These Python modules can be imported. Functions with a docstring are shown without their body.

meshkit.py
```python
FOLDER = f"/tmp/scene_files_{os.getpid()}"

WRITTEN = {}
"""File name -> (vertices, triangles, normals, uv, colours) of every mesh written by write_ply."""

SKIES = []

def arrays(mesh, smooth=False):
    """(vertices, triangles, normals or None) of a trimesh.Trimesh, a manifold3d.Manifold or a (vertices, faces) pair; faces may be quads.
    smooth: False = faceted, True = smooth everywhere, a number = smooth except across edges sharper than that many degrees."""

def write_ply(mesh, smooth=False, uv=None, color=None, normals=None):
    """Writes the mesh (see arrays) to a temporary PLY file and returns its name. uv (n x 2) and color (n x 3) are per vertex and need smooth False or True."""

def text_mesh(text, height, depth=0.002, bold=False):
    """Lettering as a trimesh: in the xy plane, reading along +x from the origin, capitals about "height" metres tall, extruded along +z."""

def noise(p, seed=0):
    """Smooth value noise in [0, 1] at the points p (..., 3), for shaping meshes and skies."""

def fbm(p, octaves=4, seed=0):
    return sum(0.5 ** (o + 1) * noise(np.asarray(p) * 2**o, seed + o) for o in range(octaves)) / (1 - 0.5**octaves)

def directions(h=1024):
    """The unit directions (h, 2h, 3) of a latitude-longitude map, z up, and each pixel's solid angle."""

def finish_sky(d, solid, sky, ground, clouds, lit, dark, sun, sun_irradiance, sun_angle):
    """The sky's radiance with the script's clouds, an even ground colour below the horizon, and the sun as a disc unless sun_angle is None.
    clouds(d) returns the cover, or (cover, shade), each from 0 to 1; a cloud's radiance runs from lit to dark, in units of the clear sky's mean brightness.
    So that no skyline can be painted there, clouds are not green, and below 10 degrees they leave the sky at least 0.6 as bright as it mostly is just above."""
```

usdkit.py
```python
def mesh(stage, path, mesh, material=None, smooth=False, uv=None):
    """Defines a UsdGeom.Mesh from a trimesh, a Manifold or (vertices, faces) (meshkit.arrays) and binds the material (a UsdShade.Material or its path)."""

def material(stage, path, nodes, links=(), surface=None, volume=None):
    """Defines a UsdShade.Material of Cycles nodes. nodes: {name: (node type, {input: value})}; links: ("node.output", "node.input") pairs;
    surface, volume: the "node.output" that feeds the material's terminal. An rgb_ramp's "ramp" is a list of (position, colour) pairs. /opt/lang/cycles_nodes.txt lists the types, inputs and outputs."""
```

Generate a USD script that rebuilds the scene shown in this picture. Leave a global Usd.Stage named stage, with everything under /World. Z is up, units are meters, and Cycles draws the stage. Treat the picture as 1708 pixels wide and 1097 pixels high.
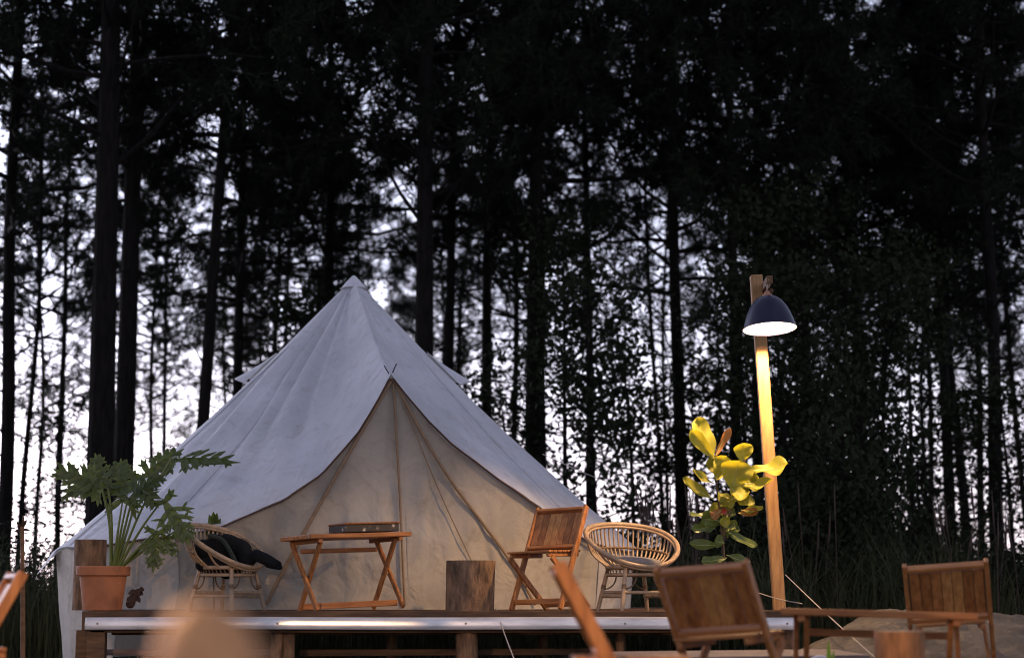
import math, random
import numpy as np, trimesh, manifold3d as m3
import usdkit, meshkit
from pxr import Usd, UsdGeom, UsdLux, UsdShade, Gf, Sdf, Vt

stage = Usd.Stage.CreateInMemory()
UsdGeom.SetStageUpAxis(stage, UsdGeom.Tokens.z)
UsdGeom.SetStageMetersPerUnit(stage, 1.0)
UsdGeom.Xform.Define(stage, '/World')
UsdGeom.Scope.Define(stage, '/World/Looks')

# ------------------------------------------------------------------ camera, sky, exposure
W, H, F = 1708.0, 1097.0, 3400.0          # photograph size and focal length, in its pixels
HORIZON, EYE = 996.0, 0.60
PITCH = math.atan((HORIZON - H / 2) / F)
cam = UsdGeom.Camera.Define(stage, '/World/camera')
cam.CreateHorizontalApertureAttr(36.0)
cam.CreateVerticalApertureAttr(36.0 * H / W)
cam.CreateFocalLengthAttr(36.0 * F / W)
cam.CreateFStopAttr(1.75)
cam.CreateFocusDistanceAttr(15.6)
cam.CreateExposureAttr(0.3)
cam.AddTranslateOp().Set((0, 0, EYE))
cam.AddRotateXOp().Set(90 + math.degrees(PITCH))

SUN_EL, SUN_AZ = math.radians(14.0), math.radians(-26.0)
SKY_STRENGTH = 0.15
dome = UsdLux.DomeLight.Define(stage, '/World/sky')
dome.GetPrim().SetCustomDataByKey('kind', 'structure')
sky_m = usdkit.material(stage, '/World/Looks/sky_look', {
    's': ('sky_texture', {'sky_type': 'single_scattering', 'sun_disc': False, 'sun_elevation': SUN_EL, 'sun_rotation': SUN_AZ,
                          'aerosol_density': 1.0, 'air_density': 1.0, 'ozone_density': 2.0}),
    'tc': ('texture_coordinate', {}),
    'mp': ('mapping', {'scale': (1.0, 1.0, 3.0)}),
    'n': ('noise_texture', {'scale': 2.2, 'detail': 5.0, 'roughness': 0.55}),
    'r': ('map_range', {'from_min': 0.35, 'from_max': 0.7, 'to_min': 0.0, 'to_max': 0.3, 'clamp': True}),
    'bw': ('rgb_to_bw', {}),
    'sx': ('separate_xyz', {}),
    'tint': ('rgb_ramp', {'ramp': [(0.0, (1.12, 0.94, 1.02)), (0.08, (1.02, 0.95, 1.14)), (0.16, (0.92, 0.95, 1.25)), (0.3, (0.86, 0.94, 1.32)), (1.0, (0.86, 0.92, 1.32))]}),
    'lav': ('mix', {'mix_type': 'multiply', 'fac': 1.0}),
    'ti': ('mix', {'fac': 0.88}),
    'c': ('mix', {'color2': (5.6, 5.3, 6.6)}),
    'b': ('background_shader', {'strength': SKY_STRENGTH}),
}, [('tc.generated', 'mp.vector'), ('mp.vector', 'n.vector'), ('n.fac', 'r.value'), ('r.result', 'c.fac'),
    ('s.color', 'bw.color'), ('tc.generated', 'sx.vector'), ('sx.z', 'tint.fac'), ('bw.val', 'lav.color1'), ('tint.color', 'lav.color2'), ('lav.color', 'ti.color2'), ('s.color', 'ti.color1'), ('ti.color', 'c.color1'), ('c.color', 'b.color')], surface='b.background')
UsdShade.MaterialBindingAPI.Apply(dome.GetPrim()).Bind(sky_m)

# ------------------------------------------------------------------ helpers
counts = {}


def numbered(parent, name):
    k = (parent, name)
    n = counts.get(k, 0)
    counts[k] = n + 1
    return f'{parent}/{name}' + (f'_{n:03d}' if n else '')


def tag(prim, label=None, cat=None, group=None, kind=None):
    prim = prim.GetPrim() if hasattr(prim, 'GetPrim') else prim
    for k, v in (('label', label), ('category', cat), ('group', group), ('kind', kind)):
        if v:
            prim.SetCustomDataByKey(k, v)
    return prim


def place(x, loc=(0, 0, 0), rz=0.0, roll=0.0, lean=0.0, scale=None):
    x = UsdGeom.Xformable(x)
    x.AddTranslateOp().Set(Gf.Vec3d(*map(float, loc)))
    if roll:
        x.AddRotateYOp().Set(float(roll))
    if lean:
        x.AddRotateXOp().Set(float(lean))
    if rz:
        x.AddRotateZOp().Set(float(rz))
    if scale is not None:
        x.AddScaleOp().Set(Gf.Vec3f(*map(float, scale)))


def thing(name, label, cat, loc=(0, 0, 0), rz=0.0, group=None, roll=0.0, lean=0.0, scale=None):
    x = UsdGeom.Xform.Define(stage, numbered('/World', name))
    place(x, loc, rz, roll, lean, scale)
    return tag(x, label, cat, group)


def copy(src, label, loc, rz=0.0, group=None, roll=0.0, lean=0.0, scale=None, cat=None):
    name = src.GetName()
    x = UsdGeom.Xform.Define(stage, numbered('/World', name))
    p = x.GetPrim()
    p.GetReferences().AddInternalReference(src.GetPath())
    x.ClearXformOpOrder()
    m = tmat(loc, rz, roll, lean, scale)
    x.AddTransformOp(opSuffix='place').Set(m)
    was = src.GetCustomData()
    tag(p, label, cat or was.get('category'), group or was.get('group'))
    p.SetInstanceable(True)
    return p


def tmat(loc, rz=0.0, roll=0.0, lean=0.0, scale=None):
    R = trimesh.transformations.rotation_matrix
    M = np.eye(4)
    if scale is not None:
        M = np.diag([*scale, 1.0])
    M = R(math.radians(rz), [0, 0, 1]) @ M
    M = R(math.radians(lean), [1, 0, 0]) @ M
    M = R(math.radians(roll), [0, 1, 0]) @ M
    M[:3, 3] += np.asarray(loc, float)
    return Gf.Matrix4d(*[float(a) for a in M.T.ravel()])


def obj(name, mesh, mat, parent=None, smooth=False, label=None):
    if isinstance(mesh, list):
        mesh = join(mesh)
    path = numbered(str(parent.GetPath()) if parent is not None else '/World', name)
    m = usdkit.mesh(stage, path, mesh, mat, smooth=smooth)
    p = m.GetPrim()
    m.CreateDoubleSidedAttr(True)
    if label:
        p.SetCustomDataByKey('label', label)
    return p


def join(ms):
    vs, fs, n = [], [], 0
    for m in ms:
        v, f = (m.vertices, m.faces) if hasattr(m, 'vertices') else m
        v, f = np.asarray(v, float), np.asarray(f, int)
        if f.shape[1] == 4:
            f = np.vstack([f[:, [0, 1, 2]], f[:, [0, 2, 3]]])
        vs.append(v), fs.append(f + n)
        n += len(v)
    return np.vstack(vs), np.vstack(fs)


def at(px, py, d):
    """The world point at depth d (metres along +y) that the photograph shows at pixel (px, py)."""
    c, s = math.cos(PITCH), math.sin(PITCH)
    x, u = (px - W / 2) / F, (H / 2 - py) / F
    v = np.array([x, c - u * s, s + u * c])
    return np.array([0, 0, EYE]) + v * (d / v[1])


def unit(v):
    v = np.asarray(v, float)
    return v / (np.linalg.norm(v) + 1e-12)


def frame(z, hint=(0, 0, 1)):
    z = unit(z)
    if abs(np.dot(z, unit(hint))) > 0.98:
        hint = (0, 1, 0)
    x = unit(np.cross(hint, z))
    return np.stack([x, np.cross(z, x), z], 1)


_cb = {}


def cbox(lx, ly, lz, c=0.004):
    k = (round(lx, 4), round(ly, 4), round(lz, 4), round(c, 4))
    if k not in _cb:
        c = min(c, 0.3 * min(lx, ly, lz))
        pts = []
        for sx in (-1, 1):
            for sy in (-1, 1):
                for sz in (-1, 1):
                    a = np.array([sx * lx / 2, sy * ly / 2, sz * lz / 2])
                    s = np.array([sx, sy, sz])
                    for i in range(3):
                        d = np.full(3, c)
                        d[i] = 0
                        pts.append(a - s * d)
        h = trimesh.convex.convex_hull(np.array(pts))
        _cb[k] = (np.array(h.vertices), np.array(h.faces))
    v, f = _cb[k]
    return v.copy(), f


def bx(cx, cy, cz, lx, ly, lz, c=0.004):
    v, f = cbox(lx, ly, lz, c)
    return v + np.array([cx, cy, cz]), f


def beam(p0, p1, w, t, hint=(0, 0, 1), c=0.004):
    """A bar from p0 to p1, w wide along cross(hint, axis), t thick along the other way."""
    p0, p1 = np.asarray(p0, float), np.asarray(p1, float)
    v, f = cbox(w, t, np.linalg.norm(p1 - p0), c)
    return v @ frame(p1 - p0, hint).T + (p0 + p1) / 2, f


def tube(points, radii, sides=8, closed=False, caps=True):
    p = np.asarray(points, float)
    n = len(p)
    r = np.broadcast_to(np.asarray(radii, float), (n,))
    if closed:
        t = np.roll(p, -1, 0) - np.roll(p, 1, 0)
    else:
        t = np.gradient(p, axis=0)
    t /= np.linalg.norm(t, axis=1, keepdims=True) + 1e-12
    a = np.zeros_like(p)
    prev = np.cross(t[0], [0, 0, 1.0]) if abs(t[0, 2]) < 0.9 else np.cross(t[0], [1.0, 0, 0])
    for i in range(n):
        prev = unit(prev - t[i] * np.dot(prev, t[i]))
        a[i] = prev
    b = np.cross(t, a)
    ang = np.arange(sides) * 2 * np.pi / sides
    v = p[:, None] + r[:, None, None] * (np.cos(ang)[None, :, None] * a[:, None] + np.sin(ang)[None, :, None] * b[:, None])
    m = n if closed else n - 1
    i, j = np.meshgrid(np.arange(m), np.arange(sides), indexing='ij')
    i2, j2 = (i + 1) % n, (j + 1) % sides
    q = np.stack([i * sides + j, i * sides + j2, i2 * sides + j2, i2 * sides + j], -1).reshape(-1, 4)
    f = np.vstack([q[:, [0, 1, 2]], q[:, [0, 2, 3]]])
    v = v.reshape(-1, 3)
    if caps and not closed:
        c0, c1 = len(v), len(v) + 1
        v = np.vstack([v, p[0], p[-1]])
        k = np.arange(sides)
        f = np.vstack([f, np.stack([np.full(sides, c0), (k + 1) % sides, k], 1),
                       np.stack([np.full(sides, c1), (n - 1) * sides + k, (n - 1) * sides + (k + 1) % sides], 1)])
    return v, f


def lathe(profile, sides=32):
    pr = np.asarray(profile, float)
    ang = np.arange(sides) * 2 * np.pi / sides
    v = np.stack([pr[:, 0, None] * np.cos(ang), pr[:, 0, None] * np.sin(ang), np.broadcast_to(pr[:, 1, None], (len(pr), sides))], -1).reshape(-1, 3)
    i, j = np.meshgrid(np.arange(len(pr) - 1), np.arange(sides), indexing='ij')
    q = np.stack([i * sides + j, i * sides + (j + 1) % sides, (i + 1) * sides + (j + 1) % sides, (i + 1) * sides + j], -1).reshape(-1, 4)
    return v, np.vstack([q[:, [0, 1, 2]], q[:, [0, 2, 3]]])


def grid(P, wrap=False):
    """P: (n, m, 3) points -> a sheet."""
    n, m = P.shape[:2]
    i, j = np.meshgrid(np.arange(n - 1), np.arange(m if wrap else m - 1), indexing='ij')
    j2 = (j + 1) % m
    q = np.stack([i * m + j, i * m + j2, (i + 1) * m + j2, (i + 1) * m + j], -1).reshape(-1, 4)
    return P.reshape(-1, 3), np.vstack([q[:, [0, 1, 2]], q[:, [0, 2, 3]]])


def arc(points, n=24):
    """A smooth curve through the points (Catmull-Rom)."""
    p = np.asarray(points, float)
    p = np.vstack([2 * p[0] - p[1], p, 2 * p[-1] - p[-2]])
    out = []
    for k in range(1, len(p) - 2):
        t = np.linspace(0, 1, max(2, n // (len(p) - 3)), endpoint=False)[:, None]
        a, b, c, d = p[k - 1:k + 3]
        out.append(0.5 * (2 * b + (c - a) * t + (2 * a - 5 * b + 4 * c - d) * t ** 2 + (3 * b - a - 3 * c + d) * t ** 3))
    return np.vstack(out + [p[-2][None]])


# ------------------------------------------------------------------ materials
def mat(name, col, rough=0.6, var=0.25, scale=6.0, stretch=(1, 1, 1), bump=0.0, bscale=None, metallic=0.0, spec=0.5, col2=None, extra=None, space='object', detail=5.0, trans=0.0, coat=0.0, dist=0.02):
    col = np.array(col, float)
    c1 = col * (1 - var) if col2 is None else np.array(col2, float)
    n = {
        'tc': ('texture_coordinate', {}), 'mp': ('mapping', {'scale': stretch}),
        'oi': ('object_info', {}), 'ad': ('vector_math', {'math_type': 'add'}), 'ml': ('math', {'math_type': 'multiply', 'value2': 37.0}), 'cx': ('combine_xyz', {}),
        'n': ('noise_texture', {'scale': scale, 'detail': detail, 'roughness': 0.6}),
        'r': ('rgb_ramp', {'ramp': [(0.3, tuple(c1)), (0.7, tuple(col * (1 + 0.4 * var)))]}),
        'p': ('principled_bsdf', {'roughness': rough, 'metallic': metallic, 'specular_ior_level': spec, 'coat_weight': coat}),
    }
    l = [('tc.object', 'mp.vector'), ('oi.random', 'ml.value1'), ('ml.value', 'cx.x'), ('mp.vector', 'ad.vector1'), ('cx.vector', 'ad.vector2'),
         ('ad.vector', 'n.vector'), ('n.fac', 'r.fac'), ('r.color', 'p.base_color')]
    if bump:
        n['n2'] = ('noise_texture', {'scale': bscale or scale * 3, 'detail': 4.0})
        n['bu'] = ('bump', {'strength': bump, 'distance': dist})
        l += [('ad.vector', 'n2.vector'), ('n2.fac', 'bu.height'), ('bu.normal', 'p.normal')]
    out = 'p.BSDF'
    if trans:
        n['tr'] = ('translucent_bsdf', {'color': tuple(np.clip(col * np.array([1.6, 1.5, 0.7]), 0, 1))})
        n['mx'] = ('mix_closure', {'fac': trans})
        l += [('p.BSDF', 'mx.closure1'), ('tr.BSDF', 'mx.closure2')]
        out = 'mx.closure'
    return usdkit.material(stage, '/World/Looks/' + name, n, l, surface=out)


def wood(name, dark, light, rough=0.5, axis=2, scale=9.0):
    st = [1.0, 1.0, 1.0]
    st[axis] = 0.12
    return mat(name, light, rough, col2=dark, scale=scale, stretch=tuple(s * 4 for s in st), bump=0.15, bscale=scale * 2, dist=0.004, spec=0.3)


M = {}
M['teak_x'] = wood('teak_grain_across', (0.24, 0.085, 0.025), (0.48, 0.20, 0.064), 0.45, 0)
M['teak_y'] = wood('teak_grain_along', (0.24, 0.085, 0.025), (0.48, 0.20, 0.064), 0.45, 1)
M['teak_z'] = wood('teak_grain_upright', (0.24, 0.085, 0.025), (0.48, 0.20, 0.064), 0.45, 2)
M['teak_pale'] = wood('teak_pale', (0.34, 0.14, 0.042), (0.56, 0.27, 0.085), 0.45, 2)
M['teak_deep'] = wood('teak_deep', (0.18, 0.06, 0.018), (0.38, 0.15, 0.045), 0.5, 2)
M['deck'] = wood('deck_wood', (0.05, 0.026, 0.014), (0.14, 0.075, 0.04), 0.6, 0)
M['grey_plank'] = wood('weathered_plank', (0.12, 0.085, 0.075), (0.27, 0.20, 0.18), 0.7, 0)
M['post'] = wood('pine_post', (0.27, 0.14, 0.06), (0.46, 0.27, 0.115), 0.55, 2)
M['rough_board'] = wood('rough_board', (0.08, 0.04, 0.02), (0.18, 0.10, 0.05), 0.7, 0)
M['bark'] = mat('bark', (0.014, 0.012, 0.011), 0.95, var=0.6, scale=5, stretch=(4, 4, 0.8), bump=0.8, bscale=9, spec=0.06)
M['log_bark'] = mat('log_bark', (0.27, 0.155, 0.085), 0.85, var=0.75, scale=8, stretch=(2.5, 2.5, 0.8), bump=0.9, bscale=16)
M['log_warm'] = mat('log_warm_bark', (0.42, 0.18, 0.065), 0.8, var=0.6, scale=7, stretch=(2.5, 2.5, 0.6), bump=0.8, bscale=16)
M['end_grain'] = mat('end_grain', (0.42, 0.27, 0.14), 0.7, var=0.4, scale=14, bump=0.2)
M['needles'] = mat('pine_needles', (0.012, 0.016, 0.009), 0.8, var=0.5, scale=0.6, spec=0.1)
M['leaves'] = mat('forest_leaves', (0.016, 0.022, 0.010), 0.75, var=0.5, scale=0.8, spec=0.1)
M['grass'] = mat('tall_grass_look', (0.05, 0.055, 0.022), 0.7, var=0.5, scale=1.5, spec=0.2)
M['plume'] = mat('grass_plume_look', (0.085, 0.06, 0.052), 0.9, var=0.3, scale=3, spec=0.1)
M['soil'] = mat('dark_soil', (0.035, 0.026, 0.018), 0.95, var=0.6, scale=1.3, bump=0.8, bscale=9)
M['sand'] = mat('grey_sand', (0.085, 0.076, 0.069), 0.95, var=0.5, scale=3.5, bump=1.0, bscale=18)
M['fascia'] = mat('pale_gutter', (0.70, 0.69, 0.70), 0.22, var=0.38, scale=3.0, stretch=(1, 5, 5), spec=0.8, metallic=0.35)
M['tan_post'] = wood('tan_post', (0.44, 0.20, 0.08), (0.60, 0.30, 0.125), 0.6, 2)
M['bolt'] = mat('dull_steel', (0.25, 0.22, 0.18), 0.5, metallic=0.8)
M['terracotta'] = mat('terracotta', (0.42, 0.155, 0.065), 0.75, var=0.25, scale=7, bump=0.2)
M['pot_soil'] = mat('pot_soil', (0.03, 0.02, 0.014), 0.95, var=0.4, scale=30, bump=0.6)
M['plant_leaf'] = mat('split_leaf_green', (0.072, 0.098, 0.026), 0.4, var=0.35, scale=5, trans=0.25)
M['plant_stem'] = mat('split_leaf_stem', (0.13, 0.17, 0.04), 0.45, var=0.2)
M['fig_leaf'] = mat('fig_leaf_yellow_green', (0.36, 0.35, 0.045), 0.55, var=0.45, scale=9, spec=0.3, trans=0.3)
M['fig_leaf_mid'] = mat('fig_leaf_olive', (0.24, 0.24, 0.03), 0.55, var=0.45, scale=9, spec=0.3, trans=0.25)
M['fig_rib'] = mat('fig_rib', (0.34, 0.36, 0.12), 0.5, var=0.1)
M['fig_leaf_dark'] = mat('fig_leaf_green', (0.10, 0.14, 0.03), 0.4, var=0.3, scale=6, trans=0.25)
M['fig_rust'] = mat('fig_leaf_rust', (0.34, 0.14, 0.04), 0.5, var=0.3, scale=6, trans=0.2)
M['fig_red'] = mat('fig_bud_red', (0.42, 0.07, 0.04), 0.5, var=0.2)
M['twig'] = mat('plant_twig', (0.08, 0.055, 0.03), 0.8, var=0.3)
M['rattan'] = mat('rattan', (0.43, 0.30, 0.19), 0.42, var=0.35, scale=22, bump=0.15)
M['rattan_dark'] = mat('rattan_binding', (0.20, 0.12, 0.065), 0.6, var=0.4, scale=40, bump=0.4)
M['black_cloth'] = mat('black_cloth', (0.008, 0.008, 0.009), 0.9, var=0.3, scale=30, bump=0.3, spec=0.2)
M['green_strap'] = mat('dull_green_cloth', (0.028, 0.036, 0.026), 0.9, var=0.3, scale=30)
M['cushion'] = mat('grey_cushion_cloth', (0.22, 0.20, 0.20), 0.9, var=0.2, scale=60)
M['black_plastic'] = mat('black_plastic', (0.015, 0.015, 0.015), 0.5)
M['navy'] = mat('navy_enamel', (0.010, 0.011, 0.035), 0.3, var=0.2, spec=0.4)
M['enamel'] = mat('white_enamel', (0.82, 0.80, 0.76), 0.35, var=0.05)
M['brass'] = mat('copper_cap', (0.45, 0.22, 0.14), 0.35, metallic=0.8)
M['cord'] = mat('pale_cord', (0.55, 0.45, 0.36), 0.8, var=0.2)
M['rope'] = mat('pale_rope', (0.42, 0.38, 0.36), 0.85, var=0.2)
M['trim'] = mat('brown_hem_tape', (0.10, 0.05, 0.03), 0.8, var=0.2, scale=20)
M['white_bit'] = mat('pale_pebble', (0.55, 0.53, 0.58), 0.7, var=0.2)
M['sprout'] = mat('sprout_green', (0.16, 0.28, 0.04), 0.5, var=0.2, trans=0.3)
M['fig_brown'] = mat('dark_brown_leaf', (0.05, 0.022, 0.012), 0.8, var=0.4, scale=12)


def canvas(name, c0, c1, trans, tcol):
    return usdkit.material(stage, '/World/Looks/' + name, {
        'tc': ('texture_coordinate', {}),
        'n': ('noise_texture', {'scale': 1.3, 'detail': 4.0, 'roughness': 0.55}),
        'r': ('rgb_ramp', {'ramp': [(0.3, c0), (0.7, c1)]}),
        'w': ('noise_texture', {'scale': 160.0, 'detail': 2.0}),
        'cr': ('noise_texture', {'scale': 3.2, 'detail': 3.0, 'distortion': 0.8}),
        'sm': ('math', {'math_type': 'multiply_add', 'value2': 0.04}),
        'st': ('noise_texture', {'scale': 5.5, 'detail': 6.0, 'roughness': 0.7, 'distortion': 1.2}),
        'sr': ('rgb_ramp', {'ramp': [(0.28, (0.80, 0.78, 0.74)), (0.5, (1, 1, 1))]}),
        'mu': ('mix', {'mix_type': 'multiply', 'fac': 1.0}),
        'bu': ('bump', {'strength': 0.8, 'distance': 0.06}),
        'p': ('principled_bsdf', {'roughness': 0.85, 'specular_ior_level': 0.15}),
        't': ('translucent_bsdf', {'color': tcol}), 'm': ('mix_closure', {'fac': trans}),
    }, [('tc.object', 'n.vector'), ('n.fac', 'r.fac'), ('tc.object', 'st.vector'), ('st.fac', 'sr.fac'), ('r.color', 'mu.color1'), ('sr.color', 'mu.color2'), ('mu.color', 'p.base_color'), ('tc.object', 'w.vector'), ('tc.object', 'cr.vector'),
        ('w.fac', 'sm.value1'), ('cr.fac', 'sm.value3'), ('sm.value', 'bu.height'), ('bu.normal', 'p.normal'), ('p.BSDF', 'm.closure1'), ('t.BSDF', 'm.closure2')], surface='m.closure')


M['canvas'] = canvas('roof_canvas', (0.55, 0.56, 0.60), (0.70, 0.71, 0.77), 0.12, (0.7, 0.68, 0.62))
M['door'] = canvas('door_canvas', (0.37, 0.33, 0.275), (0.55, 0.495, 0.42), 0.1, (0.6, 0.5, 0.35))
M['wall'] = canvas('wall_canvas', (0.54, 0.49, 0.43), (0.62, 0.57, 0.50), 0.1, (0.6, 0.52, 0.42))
BULB = 5200.0
M['bulb'] = usdkit.material(stage, '/World/Looks/lit_bulb', {'e': ('emission', {'color': (1.0, 0.60, 0.27), 'strength': BULB})}, [], surface='e.emission')
BULB2 = 105000.0
M['bulb2'] = usdkit.material(stage, '/World/Looks/lit_bulb_warm', {'e': ('emission', {'color': (1.0, 0.58, 0.27), 'strength': BULB2})}, [], surface='e.emission')
M['tray'] = usdkit.material(stage, '/World/Looks/patterned_tray', {
    'tc': ('texture_coordinate', {}), 'v': ('voronoi_texture', {'scale': 17.0, 'randomness': 0.85}), 'n': ('noise_texture', {'scale': 60.0}),
    'a': ('math', {'math_type': 'multiply_add', 'value2': 0.35}),
    'r': ('rgb_ramp', {'ramp': [(0.30, (0.5, 0.46, 0.40)), (0.42, (0.10, 0.07, 0.05)), (0.6, (0.035, 0.025, 0.02))]}),
    'p': ('principled_bsdf', {'roughness': 0.6})}, [('tc.object', 'v.vector'), ('tc.object', 'n.vector'), ('n.fac', 'a.value1'), ('v.distance', 'a.value3'), ('a.value', 'r.fac'), ('r.color', 'p.base_color')], surface='p.BSDF')

# ------------------------------------------------------------------ the ground
rng = np.random.default_rng(11)


def ground():
    g = np.concatenate([-np.geomspace(900, 12, 26), np.linspace(-11, 11, 90), np.geomspace(12, 900, 26)])
    gy = np.concatenate([-np.geomspace(60, 4, 12), np.linspace(-3, 26, 110), np.geomspace(27, 1500, 40)])
    X, Y = np.meshgrid(g, gy, indexing='ij')
    Z = 0.10 * (meshkit.fbm(np.stack([X * 0.7, Y * 0.7, X * 0], -1), 4, 3) - 0.5)
    Z -= 0.03
    return grid(np.stack([X, Y, Z], -1))


tag(obj('ground', ground(), M['soil'], smooth=True), 'dark bare soil of the clearing under deck and chairs', 'ground', kind='structure')

# ------------------------------------------------------------------ the deck
DECK, DY = 0.503, 14.9
deck = thing('wooden_deck', 'low timber deck with pale metal edge carrying the tent', 'deck', (0, 0, 0))
x0, x1 = -3.09, 2.045
y = DY + 0.012
k = 0
while y < 20.6:
    w = 0.138
    left = x0 - 0.10 * min(1.0, (y - DY) / 2.0)
    j = rng.uniform(-0.002, 0.002)
    obj('plank', bx((left + x1) / 2, y + w / 2, DECK - 0.0125 + j, x1 - left, w, 0.025), M['deck'], deck)
    y += w + 0.006
    k += 1
obj('edge_board', bx((x0 + x1) / 2, DY - 0.006, DECK - 0.02, x1 - x0 + 0.02, 0.03, 0.042, 0.003), M['deck'], deck)
# gutter-like metal fascia: a rounded profile run along the front edge
prof = [(0.0, 0.0), (-0.019, -0.003), (-0.025, -0.011), (-0.0285, -0.030), (-0.0308, -0.052), (-0.0318, -0.074), (-0.028, -0.087), (-0.014, -0.092), (0.004, -0.092)]
P = np.array([[[x, DY - 0.022 + a, DECK - 0.0415 + b + 0.002 * math.sin(x * 2.3)] for a, b in prof] for x in np.linspace(x0 + 0.01, x1, 60)])
fas = obj('metal_fascia', grid(P), M['fascia'], deck, smooth=35)
for px in (172, 468, 778, 1040, 1307):
    bxp = (px - W / 2) / F * DY
    obj('bolt', tube([[bxp, DY - 0.05, DECK - 0.088], [bxp, DY - 0.057, DECK - 0.088]], 0.008, 10), M['bolt'], fas)
obj('end_board', beam([x0 - 0.008, DY, DECK - 0.07], [x0 - 0.115, DY + 2.05, DECK - 0.07], 0.03, 0.14, c=0.003), M['deck'], deck)
for yy in (DY + 0.5, DY + 1.6, DY + 2.8, DY + 4.2):
    obj('joist', bx((x0 + x1) / 2, yy, DECK - 0.11, x1 - x0 - 0.2, 0.05, 0.14), M['deck'], deck)
obj('joist', bx((x0 + x1) / 2, DY + 0.06, DECK - 0.10, x1 - x0 - 0.06, 0.05, 0.11), M['deck'], deck)


def log_mesh(p0, p1, r0, r1, seed, sides=22, segs=10, rough=0.07, flare=0.0):
    p0, p1 = np.asarray(p0, float), np.asarray(p1, float)
    t = np.linspace(0, 1, segs)
    rr = np.random.default_rng(seed)
    pts = p0 + (p1 - p0) * t[:, None]
    v, f = tube(pts, r0 + (r1 - r0) * t, sides, caps=False)
    V = v.reshape(segs, sides, 3)
    ctr = pts[:, None]
    nrm = V - ctr
    q = V * np.array([9, 9, 2.2]) + seed * 3.1
    dsp = 1 + rough * 2 * (meshkit.fbm(q, 3, seed) - 0.5) + 0.5 * rough * np.sin(3 * np.arange(sides) * 2 * np.pi / sides + seed)[None, :]
    rid = meshkit.noise(np.stack([np.cos(np.arange(sides) * 2 * np.pi / sides)[None] * 14 + 0 * V[..., 2], np.sin(np.arange(sides) * 2 * np.pi / sides)[None] * 14 + 0 * V[..., 2], V[..., 2] * 7], -1), seed + 5)
    dsp = dsp - rough * 1.1 * np.clip(.5 - np.abs(rid - .5) * 5, 0, .5)
    V = ctr + nrm * dsp[..., None]
    return V.reshape(-1, 3), f, V


def log_parts(parent, p0, p1, r0, r1, seed, bark, names=('bark', 'sawn_top'), **kw):
    v, f, V = log_mesh(p0, p1, r0, r1, seed, **kw)
    obj(names[0], (v, f), bark, parent, smooth=True)
    if names[1]:
        n = V.shape[1]
        c = V[-1].mean(0)
        ring = V[-1]
        inner = c + (ring - c) * 0.55 + np.array([0, 0, 0.003])
        vv = np.vstack([ring + [0, 0, 0.0005], inner, c + [0, 0, 0.004]])
        kk = np.arange(n)
        ff = np.vstack([np.stack([kk, (kk + 1) % n, n + (kk + 1) % n], 1), np.stack([kk, n + (kk + 1) % n, n + kk], 1), np.stack([n + kk, n + (kk + 1) % n, np.full(n, 2 * n)], 1)])
        obj(names[1], (vv, ff), M['end_grain'], parent)


def deck_log(px, d, w_px, seed, top=DECK - 0.135):
    x = (px - W / 2) / F * d
    v, f, _ = log_mesh([x, d, -0.1], [x + rng.uniform(-.01, .01), d, top], w_px / F * d / 2, w_px / F * d / 2, seed)
    obj('log_post', (v, f), M['log_bark'], deck, smooth=True)


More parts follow.
